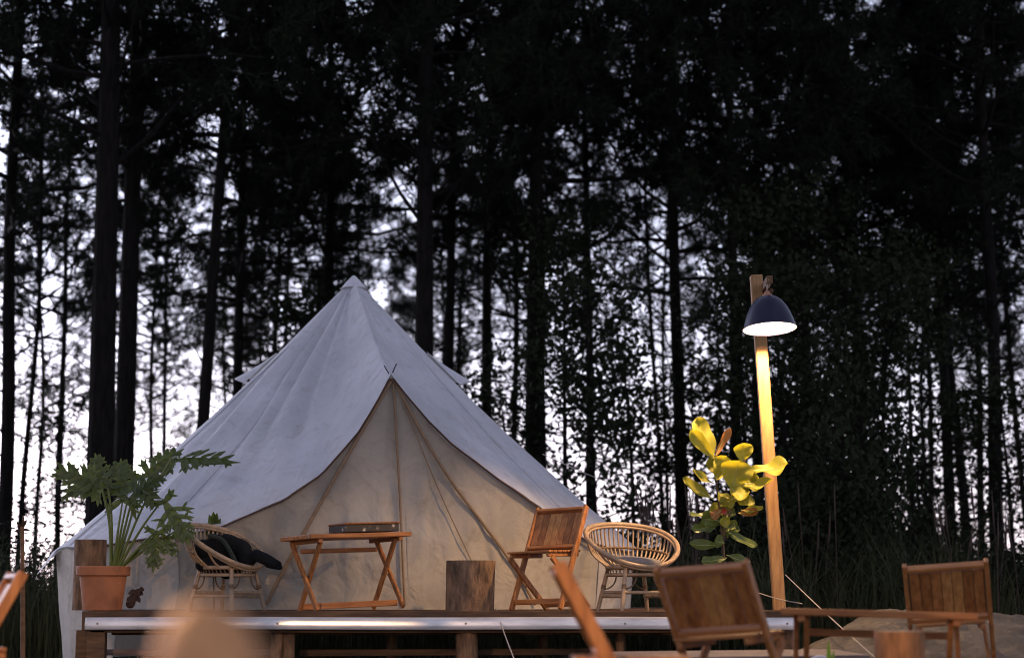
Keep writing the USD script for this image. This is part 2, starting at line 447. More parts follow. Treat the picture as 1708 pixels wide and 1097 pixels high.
deck_log(468, 15.05, 21, 3)
deck_log(487, 15.06, 21, 4)
deck_log(780, 15.05, 37, 5)
deck_log(1033, 15.4, 17, 6)
deck_log(1302, 15.1, 40, 7)
deck_log(655, 16.6, 17, 8)
deck_log(905, 17.0, 17, 9)
obj('square_post', beam([x0 + 0.075, DY + 0.08, -0.1], [x0 + 0.075, DY + 0.08, DECK - 0.135], 0.13, 0.09), M['rough_board'], deck)
obj('square_post', beam([x0 - 0.07, DY + 0.25, -0.1], [x0 - 0.06, DY + 0.25, DECK - 0.14], 0.09, 0.09), M['rough_board'], deck)
obj('lower_rail', beam(at(176, 1087, 15.35), at(480, 1087, 15.35), 0.04, 0.045), M['grey_plank'], deck)
obj('lower_rail', beam(at(500, 1088, 15.6), at(990, 1086, 15.6), 0.04, 0.05), M['deck'], deck)

# step in front of the deck, at the lower right
stp = thing('plank_step', 'low pinkish grey plank step in front of the deck', 'step', (0, 0, 0))
for i in range(5):
    yy = 11.75 + i * 0.27
    obj('plank', beam([0.60, yy, 0.247], [2.02, yy + 0.03, 0.262], 0.255, 0.035), M['grey_plank'], stp)
for xx in (0.72, 1.32, 1.9):
    obj('bearer', bx(xx, 12.3, 0.10, 0.09, 1.2, 0.24), M['rough_board'], stp)

# ------------------------------------------------------------------ the bell tent
TC = np.array([(587 - W / 2) / F * 18.4, 18.4])
APEX = at(587, 464, 18.4)[2]
EAVE, RT, TH0 = 0.99, 2.60, math.radians(12.0)
ATOP = at(650, 622, 16.1)[2]
gl = np.array([(-180, 0), (-70, 0), (-52, 0.02), (-40, .055), (-30, .117), (-19.5, .25), (-13, .40), (-6.5, .65), (-2.5, .86), (0, 1), (3, .88), (7, .73), (11.6, .585), (20, .40), (29.6, .22), (36, .11), (42, .03), (50, 0), (180, 0)], float)


def eave(th):
    """radius and height of the roof's hem at the angle th (degrees from the door)."""
    g = np.interp(th, gl[:, 0], gl[:, 1])
    sc = np.abs(np.sin(np.radians(th) * 6.0 + 0.3))          # scallops between the guy points
    r = RT - 0.32 * g ** 1.3 - 0.05 * sc * (1 - g) + 0.02
    z = EAVE + (ATOP - EAVE) * g + 0.035 * sc * (1 - g)
    return r, z, g


def polar(th, r, z):
    a = np.radians(th) + TH0
    return np.stack([TC[0] + r * np.sin(a), TC[1] - r * np.cos(a), z], -1)


tent = thing('bell_tent', 'large pale canvas bell tent with cream front door, pitched on the deck', 'tent', (0, 0, 0))
th = np.concatenate([np.linspace(-180, -60, 70, endpoint=False), np.linspace(-60, 60, 150, endpoint=False), np.linspace(60, 180, 71)])
t = np.linspace(0.035, 1, 46)
TT, SS = np.meshgrid(th, t, indexing='ij')
re, ze, ge = eave(TT)
rr = re * SS
zz = APEX + (ze - APEX) * SS
sag = 0.07 * np.sin(np.pi * SS) * (1 - 0.5 * ge)                # canvas hangs a little below the straight line
seam = np.abs(np.sin(np.radians(TT) * 6.0 + 0.3))
rr = rr - (0.045 * seam ** 0.7 - 0.02) * np.sin(np.pi * np.clip(SS, 0, .92)) ** 0.8 * 1.1
zz = zz - sag
fold = meshkit.fbm(np.stack([TT / 5.0, SS * 1.4, TT * 0], -1), 3, 5) - 0.5
fine = meshkit.fbm(np.stack([TT / 2.2 + 3 * SS, SS * 5, TT * 0 + 9], -1), 3, 15) - 0.5
rr = rr + 0.10 * fold * SS ** 0.6 * (1 - 0.5 * SS) + 0.035 * fine * SS ** .5
# long pulled creases from the apex, on the left flank and above the door
for c0, wd, dp in ((-66, 4, .07), (-47, 3, .085), (-36, 3.5, .075), (-24, 2.2, .06), (-14, 2, .03), (10, 2, .035), (16, 1.6, .03), (23, 2, .03), (38, 3, .03), (-95, 6, .06)):
    cc = c0 + 8 * (SS - 0.5) + 1.5 * np.sin(SS * 7 + c0)
    env = np.sin(np.pi * SS) ** 0.7
    rr = rr - dp * np.exp(-((TT - cc) / wd) ** 2) * env + 0.45 * dp * np.exp(-((TT - cc - 2.1 * wd) / (.8 * wd)) ** 2) * env
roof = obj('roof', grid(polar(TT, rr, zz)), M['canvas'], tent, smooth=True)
# the flap that is pulled out at the left end of the hem
lf = polar(np.array([-100., -92., -84.]), *eave(np.array([-100., -92., -84.]))[:2])
tip = at(58, 962, 18.0)
Q = np.array([lf + np.array([0, 0, 0.004]), (lf * 0.5 + tip * 0.5) + [[0, 0, .03], [0, 0, 0], [0, -.03, -.02]], lf * 0.12 + tip * 0.88])
for c_ in range(-165, 181, 30):
    sm_ = np.linspace(.06, .995, 30)
    if abs(c_) < 20:
        continue
    kk_ = int(np.argmin(np.abs(th - c_)))
    obj('roof_seam', tube(polar(np.interp(sm_, t, TT[kk_]), np.interp(sm_, t, rr[kk_]) + .003, np.interp(sm_, t, zz[kk_]) + .003), .0055, 4), M['canvas'], roof)
obj('corner_flap', grid(Q), M['canvas'], roof, smooth=True)
# brown hem tape along the front edge of the roof
hm = np.linspace(-75, 75, 140)
r_, z_, g_ = eave(hm)
hp = polar(hm, r_ - 0.004, z_ - 0.012)
obj('hem_tape', tube(hp, 0.008, 6), M['trim'], tent, smooth=True)
# apex cap
cp = np.linspace(0, 1, 8)
ang = np.linspace(0, 360, 40, endpoint=False)
A_, C_ = np.meshgrid(ang, cp, indexing='ij')
capr = 0.012 + 0.112 * C_ ** 1.1
capz = APEX + 0.022 - 0.02 * C_ - 0.105 * C_ ** 1.25
obj('apex_cap', grid(np.transpose(np.stack([TC[0] + capr * np.cos(np.radians(A_)), TC[1] + capr * np.sin(np.radians(A_)), capz], -1), (1, 0, 2)), wrap=True), M['canvas'], tent, smooth=True)
obj('cap_seam', tube(np.stack([TC[0] + 0.124 * np.cos(np.radians(ang)), TC[1] + 0.124 * np.sin(np.radians(ang)), np.full(40, APEX - 0.098)], -1), 0.004, 5, closed=True), M['rope'], tent)

# wall and door: the cloth below the hem
DOOR_L, DOOR_R = -41.0, 47.0


def skirt(tha, thb, n, m, inset, mat_, name, seed, folds=0.02):
    th = np.linspace(tha, thb, n)
    s = np.linspace(0, 1, m)
    T2, S2 = np.meshgrid(th, s, indexing='ij')
    r, z, g = eave(T2)
    base = RT - 0.10
    xl = TC[0] + base * np.sin(np.radians(T2) + TH0)
    zb = np.where(xl < x0 - 0.10, 0.05, DECK + 0.004)
    rr = (r - inset) * (1 - S2) + base * S2 - 0.06 * np.sin(np.pi * S2) * (g > .02)
    zz = (z - 0.015) * (1 - S2) + zb * S2
    fo = meshkit.fbm(np.stack([T2 / 3.2, S2 * 1.3 + T2 / 25, T2 * 0], -1), 3, seed) - 0.5
    rr = rr + folds * 2 * fo * np.sin(np.pi * np.clip(S2, 0.06, 0.97))
    return obj(name, grid(polar(T2, rr, zz)), mat_, tent, smooth=True)


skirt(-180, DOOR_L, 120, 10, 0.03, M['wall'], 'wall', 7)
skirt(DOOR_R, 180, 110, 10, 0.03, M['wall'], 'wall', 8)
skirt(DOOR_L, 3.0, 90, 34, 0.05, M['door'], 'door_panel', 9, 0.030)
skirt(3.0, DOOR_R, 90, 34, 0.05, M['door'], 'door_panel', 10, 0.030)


def on_door(px, py):
    """The point of the door cloth's front that the photograph shows at the pixel."""
    best = None
    for d in np.linspace(15.5, 17.6, 240):
        p = at(px, py, d)
        r = math.hypot(p[0] - TC[0], p[1] - TC[1])
        a = math.degrees(math.atan2(p[0] - TC[0], TC[1] - p[1])) - 12
        er, ez, g = eave(np.array(a))
        s = np.clip((ez - p[2]) / (ez - DECK), 0, 1)
        rc = (er - .05) * (1 - s) + (RT - .1) * s - 0.06 * math.sin(math.pi * s)
        if r < rc + 0.035:
            best = p
            break
    return best if best is not None else at(px, py, 16)


def door_line(name, pxs, r, m, parent=None):
    pts = [on_door(*q) for q in pxs]
    return obj(name, tube(arc(pts, 30), r, 6), m, parent or tent, smooth=True)


M['seam'] = mat('door_seam_cloth', (0.30, 0.20, 0.12), 0.85, var=0.2, scale=15)
door_line('frame_pole_sleeve', [(653, 634), (610, 708), (565, 785), (508, 886), (470, 955), (444, 1008)], 0.013, M['seam'])
door_line('frame_pole_sleeve', [(658, 634), (700, 715), (755, 805), (848, 930), (893, 1008)], 0.013, M['seam'])
door_line('zip', [(656, 640), (662, 740), (668, 850), (675, 1008)], 0.010, M['seam'])
door_line('zip', [(664, 650), (700, 740), (742, 840), (784, 930), (815, 1006)], 0.005, M['seam'])
for a, b in (((641, 610), (648, 622)), ((661, 607), (655, 621))):
    p, q = at(a[0], a[1], 16.15), at(b[0], b[1], 16.02)
    obj('toggle_cord', tube([p, q], 0.006, 6), M['black_plastic'], tent)


# roof vents: little hoods standing off the canvas
def vent(tha, s0, wid, ln):
    th = np.linspace(tha - wid, tha + wid, 13)
    s = np.linspace(0, 1, 7)
    T2, S2 = np.meshgrid(th, s, indexing='ij')
    r, z, g = eave(T2)
    sv = s0 + ln * S2
    lift = (0.11 * S2 ** 1.2) * (1 - ((T2 - tha) / wid) ** 2) + 0.012
    rr = r * sv + lift
    zz = APEX + (z - APEX) * sv - 0.07 * np.sin(np.pi * sv) + lift * 0.55
    obj('vent_hood', grid(polar(T2, rr, zz)), M['canvas'], tent, smooth=True)
    th = np.linspace(tha - wid * .7, tha + wid * .7, 8)
    r, z, g = eave(th)
    sv = s0 + ln * .9
    top = polar(th, r * sv + 0.02, APEX + (z - APEX) * sv - 0.07 * np.sin(np.pi * sv) + 0.02)
    obj('vent_mesh', tube(top, 0.012, 6), M['trim'], tent)


vent(-106, 0.262, 17, 0.11)
vent(90, 0.255, 17, 0.12)
# guy ropes
for p, q in ((at(826, 1012, 15.7), at(862, 1110, 12.6)), (at(1262, 987, 15.6), at(1338, 1006, 14.7)), (at(1310, 958, 16.6), at(1462, 1098, 12.9)), (at(905, 757, 17.2), at(1025, 808, 20.5))):
    mid = (p + q) / 2 - [0, 0, 0.01]
    obj('guy_rope', tube(arc([p, mid, q], 8), 0.004, 5), M['rope'], tent)
p0 = np.array([TC[0], TC[1], DECK])
obj('centre_pole', tube([p0, [TC[0], TC[1], APEX]], 0.025, 10), M['bolt'], tent)


# ------------------------------------------------------------------ folding chairs and tables
def make_chair(label, loc, rz, roll=0.0):
    c = thing('folding_chair', label, 'chair', loc, rz, roll=roll)
    wx = 0.22
    top, foot = np.array([0, .22, .76]), np.array([0, -.18, 0.0])

    def on(z):
        return foot + (top - foot) * (z / .76)
    for s in (-1, 1):
        X = np.array([s * wx, 0, 0])
        obj('stile', beam(foot + X, top + X, 0.024, 0.048, (0, 1, 0)), M['teak_z'], c)
        Xi = np.array([s * (wx - .03), 0, 0])
        obj('leg', beam(np.array([0, -.22, .385]) + Xi, np.array([0, .24, .0]) + Xi, 0.022, 0.045, (0, 1, 0)), M['teak_z'], c)
        obj('seat_rail', beam(np.array([s * (wx - .055), -.24, .40]), np.array([s * (wx - .055), .16, .40]), 0.022, 0.032), M['teak_y'], c)
        for z in (.40, .17):
            q = on(z) if z > .3 else np.array([0, .03, .175])
            obj('pivot_bolt', tube([q + X * 1.04, q + X * 1.065], 0.009, 8), M['bolt'], c)
    e = unit(top - foot)
    for nm, z, h in (('top_rail', .735, .055), ('lower_rail', .455, .05)):
        q = on(z)
        obj(nm, beam(q - [wx - .012, 0, 0], q + [wx - .012, 0, 0], 0.024, h, tuple(np.cross([1, 0, 0], e))), M['teak_x'], c)
    n = 7
    for i in range(n):
        x = (i - (n - 1) / 2) * 0.0575
        a, b = on(.475), on(.71)
        m = M['teak_pale'] if i in (2, 3) else M['teak_deep'] if i in (1, 5) else M['teak_z']
        obj('back_slat', beam(a + [x, 0, 0], b + [x, 0, 0], 0.054, 0.012, (0, 1, 0), 0.002), m, c)
    for i in range(7):
        yy = -.225 + i * .06
        obj('seat_slat', bx(0, yy, .424, 2 * wx - 0.06, .052, .016, .003), M['teak_x'], c)
    obj('foot_rail', bx(0, .20, .035, 2 * wx - .09, .02, .04), M['teak_x'], c)
    obj('foot_rail', bx(0, -.15, .06, 2 * wx - .03, .02, .04), M['teak_x'], c)
    return c


def ground_at(x, y, z=0.0):
    return (x, y, z)


s = F / 15.3
chair0 = make_chair('orange teak folding chair facing left on the deck, beside round wicker chair', ((916 - W / 2) / s, 15.3, DECK + .01), -36, roll=-2.0)
s = F / 9.3
copy(chair0, 'dark teak folding chair in the foreground with its slatted back turned to us', ((1188 - W / 2) / s + .105, 9.5, 0), 151, roll=-4.5)
copy(chair0, 'teak folding chair seen edge on, leaning stile crossing in front of the metal deck edge', ((932 - W / 2) / (F / 7.4) + .21, 7.4, -.04), 91)
s = F / 11.2
copy(chair0, 'teak folding chair at the right edge of the photo, behind the foreground table', ((1589 - W / 2) / s + .045, 11.45, .035), 169, roll=-4.0)
copy(chair0, 'blurred orange teak chair cut off by the left edge of the photo', ((-40 - W / 2) / (F / 9.2) - .02, 9.2, -.05), -70)


def make_table(label, loc, rz, roll=0.0):
    c = thing('folding_table', label, 'table', loc, rz, roll=roll)
    L, Wd, Ht = 0.86, 0.50, 0.56
    for i in range(7):
        yy = -Wd / 2 + Wd / 7 * (i + .5)
        obj('top_slat', bx(0, yy, Ht - .017, L, Wd / 7 - .005, .034, .005), M['teak_x'], c)
    for sx in (-1, 1):
        xx = sx * (L / 2 - .09)
        obj('end_rail', bx(xx - sx * .0, 0, Ht - .042, .035, Wd - .03, .044), M['teak_y'], c)
        xi = xx - sx * .0
        for sy in (-1, 1):
            xo = xi + sy * .024 * sx
            obj('leg', beam([xo, sy * .19, Ht - .045], [xo, -sy * .19, 0.0], .024, .042, (0, 1, 0)), M['teak_z'], c)
        obj('pivot_bolt', tube([[xi - .045, 0, .26], [xi + .045, 0, .26]], .008, 8), M['bolt'], c)
    for yy in (-.165, .165):
        obj('stretcher', bx(0, yy, .035, L - .21, .02, .045), M['teak_x'], c)
    obj('upper_rail', bx(0, .12, Ht - .115, L - .21, .02, .035), M['teak_x'], c)
    return c


s = F / 15.35
t0 = make_table('brown folding table on the deck with patterned box on top', ((583 - W / 2) / s, 15.42, DECK + .008), 33, roll=-2.6)
s = F / 9.9
copy(t0, 'long brown slatted folding table in the right foreground beside the sand pile', ((1452 - W / 2) / s, 9.9, -.02), -8, roll=1.6, scale=(1.06, 1.0, 1.0))

# patterned box on the deck table
bc = at(607, 880, 15.4)
box = thing('patterned_box', 'flat dark box with pale patterned front lying on the deck table', 'box', (bc[0], 15.42, DECK + 0.008 + 0.56 + 0.006 + .008), 33, roll=-2.6)
obj('base', bx(0, 0, .028, .46, .26, .056, .004), M['tray'], box)
obj('lid', bx(0.004, 0, .064, .475, .275, .014, .004), M['teak_deep'], box)

# ------------------------------------------------------------------ stumps
s = F / 15.25
st = thing('log_stool', 'upright log stool with rough bark between deck table and folding chair', 'log stool', ((785.5 - W / 2) / s, 15.25, DECK))
log_parts(st, [0, 0, 0], [0, 0, .368], .178, .182, 21, M['log_bark'], segs=26, sides=96, rough=.045)
st = thing('log_stool', 'smaller log stool half hidden behind the terracotta pot', 'log stool', ((155 - W / 2) / (F / 15.9), 15.9, DECK))
log_parts(st, [0, 0, 0], [0, 0, at(155, 900, 15.9)[2] - DECK], .125, .125, 22, M['log_bark'], segs=12, sides=36, rough=.04)
st = thing('log_stool', 'short orange lit log standing on the ground under the foreground table', 'log stool', ((1494 - W / 2) / (F / 9.2), 9.2, 0))
log_parts(st, [0, 0, -.02], [0, 0, at(1494, 1052, 9.2)[2]], .112, .113, 23, M['log_warm'], segs=12, sides=36, rough=.04)


# ------------------------------------------------------------------ round rattan chairs
def make_rattan(name, label, loc, rz, cushion, spindles=26):
    c = thing(name, label, 'chair', loc, rz)
    A = np.linspace(0, 2 * np.pi, 60, endpoint=False)

    def hoop(a):
        a = np.asarray(a, float)
        return np.stack([.365 * np.cos(a), .27 * np.sin(a) + .03, .505 + .165 * np.sin(a) + .018 * np.cos(2 * a)], -1)
    obj('hoop', tube(hoop(A), .0175, 9, closed=True), M['rattan'], c, smooth=True)
    obj('inner_hoop', tube(hoop(A) * [.955, .955, 1] + [0, 0, -.022], .010, 7, closed=True), M['rattan'], c, smooth=True)
    ring = lambda a, r=.21, z=.32: np.stack([r * np.cos(a), r * .95 * np.sin(a) - .01, np.full_like(np.asarray(a, float), z)], -1)
    obj('seat_ring', tube(ring(A), .015, 8, closed=True), M['rattan'], c, smooth=True)
    obj('seat_ring', tube(ring(A, .205, .265), .013, 8, closed=True), M['rattan'], c, smooth=True)
    # woven seat
    w = [tube([[-.2 * math.cos(q), .2 * math.sin(q) - .01, .322], [.2 * math.cos(q), .2 * math.sin(q) - .01, .322]], .006, 5) for q in np.linspace(-1.4, 1.4, 19)]
    w += [tube([[.2 * math.sin(q), -.19 * math.cos(q) - .01, .316], [.2 * math.sin(q), .19 * math.cos(q) - .01, .316]], .006, 5) for q in np.linspace(-1.3, 1.3, 11)]
    tag(obj('woven_seat', w, M['rattan_dark'], c), kind=None)
    for i, a in enumerate(np.linspace(math.radians(8), math.radians(172), spindles)):
        p, q = hoop(a), ring(a)
        mid = (p + q) / 2 + np.array([.035 * math.cos(a), .035 * math.sin(a), -.02])
        obj('spindle', tube(arc([q, mid, p], 8), .0075, 6), M['rattan'], c, smooth=True)
    for a in np.radians([-20, -50, -130, -160]):
        obj('front_stay', tube(arc([ring(a), (hoop(a) + ring(a)) / 2 + [0, 0, -.02], hoop(a)], 6), .008, 6), M['rattan'], c, smooth=True)
    a = np.linspace(math.radians(8), math.radians(172), 20)
    band = (hoop(a) * .52 + ring(a) * .48) + np.stack([.033 * np.cos(a), .033 * np.sin(a), 0 * a - .02], -1)
    obj('back_band', tube(band, .010, 6), M['rattan_dark'], c, smooth=True)
    # lashed apron strands under the seat
    r2 = np.random.default_rng(5)
    st_ = []
    for k in range(40):
        a0 = k / 40 * 2 * math.pi
        st_.append(tube([ring(a0, .213, .325), ring(a0 + .16, .213, .262)], .004, 4))
    obj('lashing', st_, M['rattan_dark'], c)
    for sx in (-1, 1):
        for sy in (-1, 1):
            p, q = np.array([sx * .15, sy * .145 - .01, .31]), np.array([sx * .21, sy * .20 - .01, 0])
            lg = obj('leg', tube([p, q], .0165, 8), M['rattan'], c, smooth=True)
            obj('binding', tube([p * .62 + q * .38, p * .52 + q * .48], .019, 8), M['rattan_dark'], lg)
    z = .135
    f = .15 + .06 * (1 - z / .31)
    for sy in (-1, 1):
        obj('stretcher', tube([[-f, sy * (f - .01) - .01, z], [f, sy * (f - .01) - .01, z]], .0135, 7), M['rattan'], c, smooth=True)
        obj('stretcher', tube([[sy * f, -f, z - .028], [sy * f, f, z - .028]], .0135, 7), M['rattan'], c, smooth=True)
    for sx in (-1, 1):
        for sy in (-1, 1):
            aa = np.linspace(0, math.pi / 2, 8)
            obj('curved_brace', tube(np.stack([sx * (.17 - .10 * np.sin(aa)), np.full(8, sy * .165 - .01), .16 + .10 * (1 - np.cos(aa)) + .0], -1), .006, 5), M['rattan_dark'], c, smooth=True)
    if cushion:
        prof = [(0.001, .0), (.14, .0), (.175, .012), (.185, .03), (.175, .048), (.13, .058), (.001, .06)]
        v, ff = lathe(prof, 28)
        v = v @ trimesh.transformations.rotation_matrix(math.radians(7), [1, .5, 0])[:3, :3].T + [.03, .0, .338]
        obj('cushion', (v, ff), M['cushion'], c, smooth=True)
    return c


s = F / 15.35
make_rattan('rattan_chair', 'round tan rattan chair with spindle back at the right end of deck', ((1056 - W / 2) / s, 15.35, DECK), 24, True)
make_rattan('rattan_chair', 'rattan bucket chair draped with black clothes, left of the deck table', ((381 - W / 2) / (F / 15.6), 15.6, DECK), 62, False)


# black clothes on the left chair: one draped lump
def blob(balls, edge=0.02, rough=0.012, seed=1, iters=6):
    tot = None
    for chain in balls:
        for (a, ra), (b, rb) in zip(chain[:-1], chain[1:]):
            sa = m3.Manifold.sphere(ra, 20).translate(list(map(float, a)))
            sb = m3.Manifold.sphere(rb, 20).translate(list(map(float, b)))
            h = m3.Manifold.batch_hull([sa, sb])
            tot = h if tot is None else tot + h
    tot = tot.refine_to_length(edge)
    me = tot.to_mesh()
    tm = trimesh.Trimesh(np.array(me.vert_properties[:, :3], float), np.array(me.tri_verts), process=True)
    trimesh.smoothing.filter_taubin(tm, iterations=iters)
    n = tm.vertex_normals
    d = meshkit.fbm(tm.vertices * 11, 3, seed) - 0.5
    d2 = np.sin((tm.vertices @ np.array([30, 12, 18.0])) + 6 * meshkit.noise(tm.vertices * 6, seed)) * .25
    tm.vertices = tm.vertices + n * ((d + d2) * rough * 2)[:, None]
    return tm


C = lambda px, py, d, r: (at(px, py, d), r)
cl = thing('black_jacket', 'crumpled black jacket heaped in the left rattan chair', 'jacket', (0, 0, 0))
obj('body', blob([[C(345, 915, 15.55, .09), C(375, 912, 15.6, .10), C(402, 918, 15.6, .085), C(412, 935, 15.5, .06)],
                  [C(338, 940, 15.5, .05), C(365, 945, 15.5, .07), C(395, 950, 15.5, .05)],
                  [C(360, 905, 15.6, .08), C(375, 950, 15.55, .07)]], rough=.016, seed=3), M['black_cloth'], cl, smooth=True)
obj('sleeve', blob([[C(415, 935, 15.5, .04), C(428, 925, 15.45, .045), C(445, 932, 15.4, .045), C(462, 942, 15.35, .035)], [C(448, 938, 15.4, .035), C(466, 946, 15.34, .022)]], rough=.008, seed=4), M['black_cloth'], cl, smooth=True)
obj('strap', tube(arc([at(348, 893, 15.48), at(370, 900, 15.46), at(385, 922, 15.43), at(397, 945, 15.40)], 14), .018, 7), M['green_strap'], cl, smooth=True)


# ------------------------------------------------------------------ leaves
def leaf(base, tip, width, normal, droop=0.12, fold=0.15, n=12, m=5, shape='fig', wav=0.0, seed=0):
    base, tip = np.asarray(base, float), np.asarray(tip, float)
    L = np.linalg.norm(tip - base)
    u = unit(tip - base)
    nn = unit(np.asarray(normal, float) - u * np.dot(normal, u))
    b = np.cross(nn, u)
    t = np.linspace(0, 1, n)
    if shape == 'fig':
        w = np.interp(t, [0, .1, .3, .55, .75, .9, .97, 1], [.06, .32, .66, .92, 1, .72, .38, .03])
    else:
        w = np.sin(np.pi * np.clip(t, .02, .98) ** .85) ** .8
    q = np.linspace(-1, 1, m)
    T_, Q_ = np.meshgrid(t, q, indexing='ij')
    wv = wav * width * np.sin(T_ * 9 + seed + 1.5 * Q_) * np.abs(Q_)
    side = Q_ * (w[:, None] * width / 2)
    up = fold * width * (np.abs(Q_) ** 1.15 - 1) * w[:, None] - droop * L * (T_ ** 2 - T_) * -1 * 1.0 + wv
    P = base + u * (T_ * L)[..., None] + b * side[..., None] + nn * up[..., None]
    return grid(P)


def lobed(base, tip, width, normal, lobes=5, seed=0, droop=.30):
    """A deeply cut leaf: a midrib with pairs of lobes."""
    rr = np.random.default_rng(seed)
    base, tip = np.asarray(base, float), np.asarray(tip, float)
    L = np.linalg.norm(tip - base)
    u = unit(tip - base)
    nn = unit(np.asarray(normal, float) - u * np.dot(normal, u))
    b = np.cross(nn, u)
    out = []

    def pt(t, side=0.0):
        return base + u * (t * L) + b * side + nn * (-droop * L * t * t)
    core = leaf(base, pt(1.0), width * .24, nn, droop=0.02, fold=.1, shape='sin')
    v, f = core
    out.append(core)
    for i in range(lobes):
        t0 = .02 + .82 * i / lobes
        ll = width * .5 * (1.0 - .62 * abs(i / (lobes - 1) - .25)) * rr.uniform(.85, 1.12)
        for sg in (-1, 1):
            a = math.radians(78 - 50 * i / lobes + rr.uniform(-8, 8)) if i else math.radians(118)
            d = u * math.cos(a) + b * sg * math.sin(a) - nn * rr.uniform(.12, .4)
            p = pt(t0 + .05)
            e = p + d * ll
            out.append(leaf(p - d * .01, e, L * .125 * rr.uniform(.85, 1.15), nn + d * .1, droop=.06, fold=.12, n=6, m=3, shape='sin'))
            for fk in (-1, 1):                                     # each lobe has a notch: two side teeth
                d2 = unit(d + (u * fk * .9))
                pm = p + d * ll * .5
                out.append(leaf(pm, pm + d2 * ll * .46, L * .06, nn, droop=.05, fold=.1, n=4, m=3, shape='sin'))
    return join(out)


# ------------------------------------------------------------------ potted split-leaf plant
dP = 15.2
s = F / dP
pot_c = np.array([(177 - W / 2) / s, dP, DECK + .002])
pl = thing('potted_plant', 'green split leaf plant in round terracotta pot at the left deck corner', 'potted plant', pot_c)
hp_ = .325
pot = obj('pot', lathe([(.001, 0), (.135, 0), (.142, .006), (.172, hp_ - .075), (.176, hp_ - .072), (.192, hp_ - .070), (.197, hp_ - .064), (.201, hp_ - .008), (.197, hp_), (.184, hp_), (.180, hp_ - .03), (.170, hp_ - .04)], 48), M['terracotta'], pl, smooth=30)
obj('soil', lathe([(.001, hp_ - .03), (.10, hp_ - .032), (.178, hp_ - .045)], 24), M['pot_soil'], pl, smooth=True)
PL = lambda px, py, d: at(px, py, d) - pot_c
root = PL(192, 940, dP)


def stem_leaf(bp, tp, wd, nrm, dep, dtip, lobes, seed, bow, dx=0):
    b_, t_ = PL(bp[0], bp[1], dep), PL(tp[0], tp[1], dtip)
    r0 = root + [dx, 0, -.02]
    mid = (r0 + b_) / 2 + np.array([bow, 0, .03])
    sm = obj('stem', tube(arc([r0, mid, b_], 14), np.linspace(.012, .006, 15), 7), M['plant_stem'], pl, smooth=True)
    obj('leaf', lobed(b_, t_, wd, nrm, lobes, seed), M['plant_leaf'], pl)


stem_leaf((285, 766), (388, 744), .36, (-.1, -.75, .9), 15.15, 15.0, 6, 1, -.02, .02)
stem_leaf((272, 832), (322, 896), .38, (.35, -.9, .45), 15.05, 14.95, 5, 2, .0, .03)
stem_leaf((170, 815), (96, 772), .38, (-.1, -.9, .6), 15.1, 15.0, 6, 3, .02, -.03)
stem_leaf((204, 838), (196, 752), .34, (0, -1, .2), 15.15, 15.3, 6, 4, .0, -.01)
stem_leaf((212, 836), (268, 782), .34, (.1, -.95, .5), 15.0, 14.95, 5, 5, .0, .0)
stem_leaf((172, 815), (150, 748), .30, (-.2, -.95, .3), 15.3, 15.4, 5, 6, .02, -.02)
stem_leaf((262, 884), (258, 952), .26, (.3, -.9, .5), 14.98, 14.92, 5, 7, .02, .05)
stem_leaf((268, 886), (300, 925), .22, (.2, -.9, .6), 15.1, 15.1, 4, 8, .02, .05)
stem_leaf((226, 812), (262, 832), .28, (.1, -.8, .8), 15.05, 14.9, 5, 9, .0, .01)
stem_leaf((292, 886), (326, 880), .18, (.1, -.8, .8), 15.1, 15.1, 4, 10, .02, .05)
stem_leaf((178, 796), (96, 812), .34, (-.1, -.8, .8), 15.15, 15.1, 6, 11, .02, -.03)
stem_leaf((232, 800), (300, 738), .30, (.1, -.9, .5), 15.3, 15.35, 6, 12, .02, .01)

# small wilted plant by the pot
b0 = at(222, 1012, 15.1)
wl = thing('wilted_plant', 'small dark brown wilted plant right beside the terracotta pot', 'plant', (b0[0], b0[1], DECK))
WL = lambda px, py, d=15.1: at(px, py, d) - np.array([b0[0], b0[1], DECK])
obj('clump', blob([[(WL(218, 1006), .035), (WL(224, 994), .028), (WL(228, 984), .018)]], edge=.01, rough=.008, seed=9), M['fig_brown'], wl, smooth=True)
for i, (a, b, w_) in enumerate((((228, 984), (238, 992), .05), ((226, 983), (214, 990), .04), ((228, 982), (240, 984), .05), ((225, 992), (234, 1004), .04), ((222, 990), (212, 1006), .05))):
    obj('leaf', leaf(WL(*a), WL(*b, 15.05), w_, (0, -1, .4), droop=.2, shape='sin', wav=.15, seed=i), M['fig_brown'], wl)

# sprig behind the left rattan chair
b1 = at(357, 1000, 16.0)
sp = thing('leafy_sprig', 'small dark green sprig standing up behind the black jacket', 'plant', (b1[0], b1[1], DECK))
SP = lambda px, py, d=16.0: at(px, py, d) - np.array([b1[0], b1[1], DECK])
obj('stem', tube(arc([SP(357, 1016), SP(356, 940), SP(356, 872)], 8), .006, 6), M['twig'], sp)
for i, (a, b, w_) in enumerate((((356, 884), (349, 858), .05), ((356, 884), (362, 855), .05), ((357, 886), (368, 864), .045), ((355, 887), (345, 872), .04), ((357, 880), (356, 853), .05), ((357, 890), (372, 882), .04), ((355, 892), (340, 886), .04))):
    obj('leaf', leaf(SP(*a), SP(*b, 15.95), w_, (0, -1, .2), shape='sin'), M['plant_leaf'], sp)

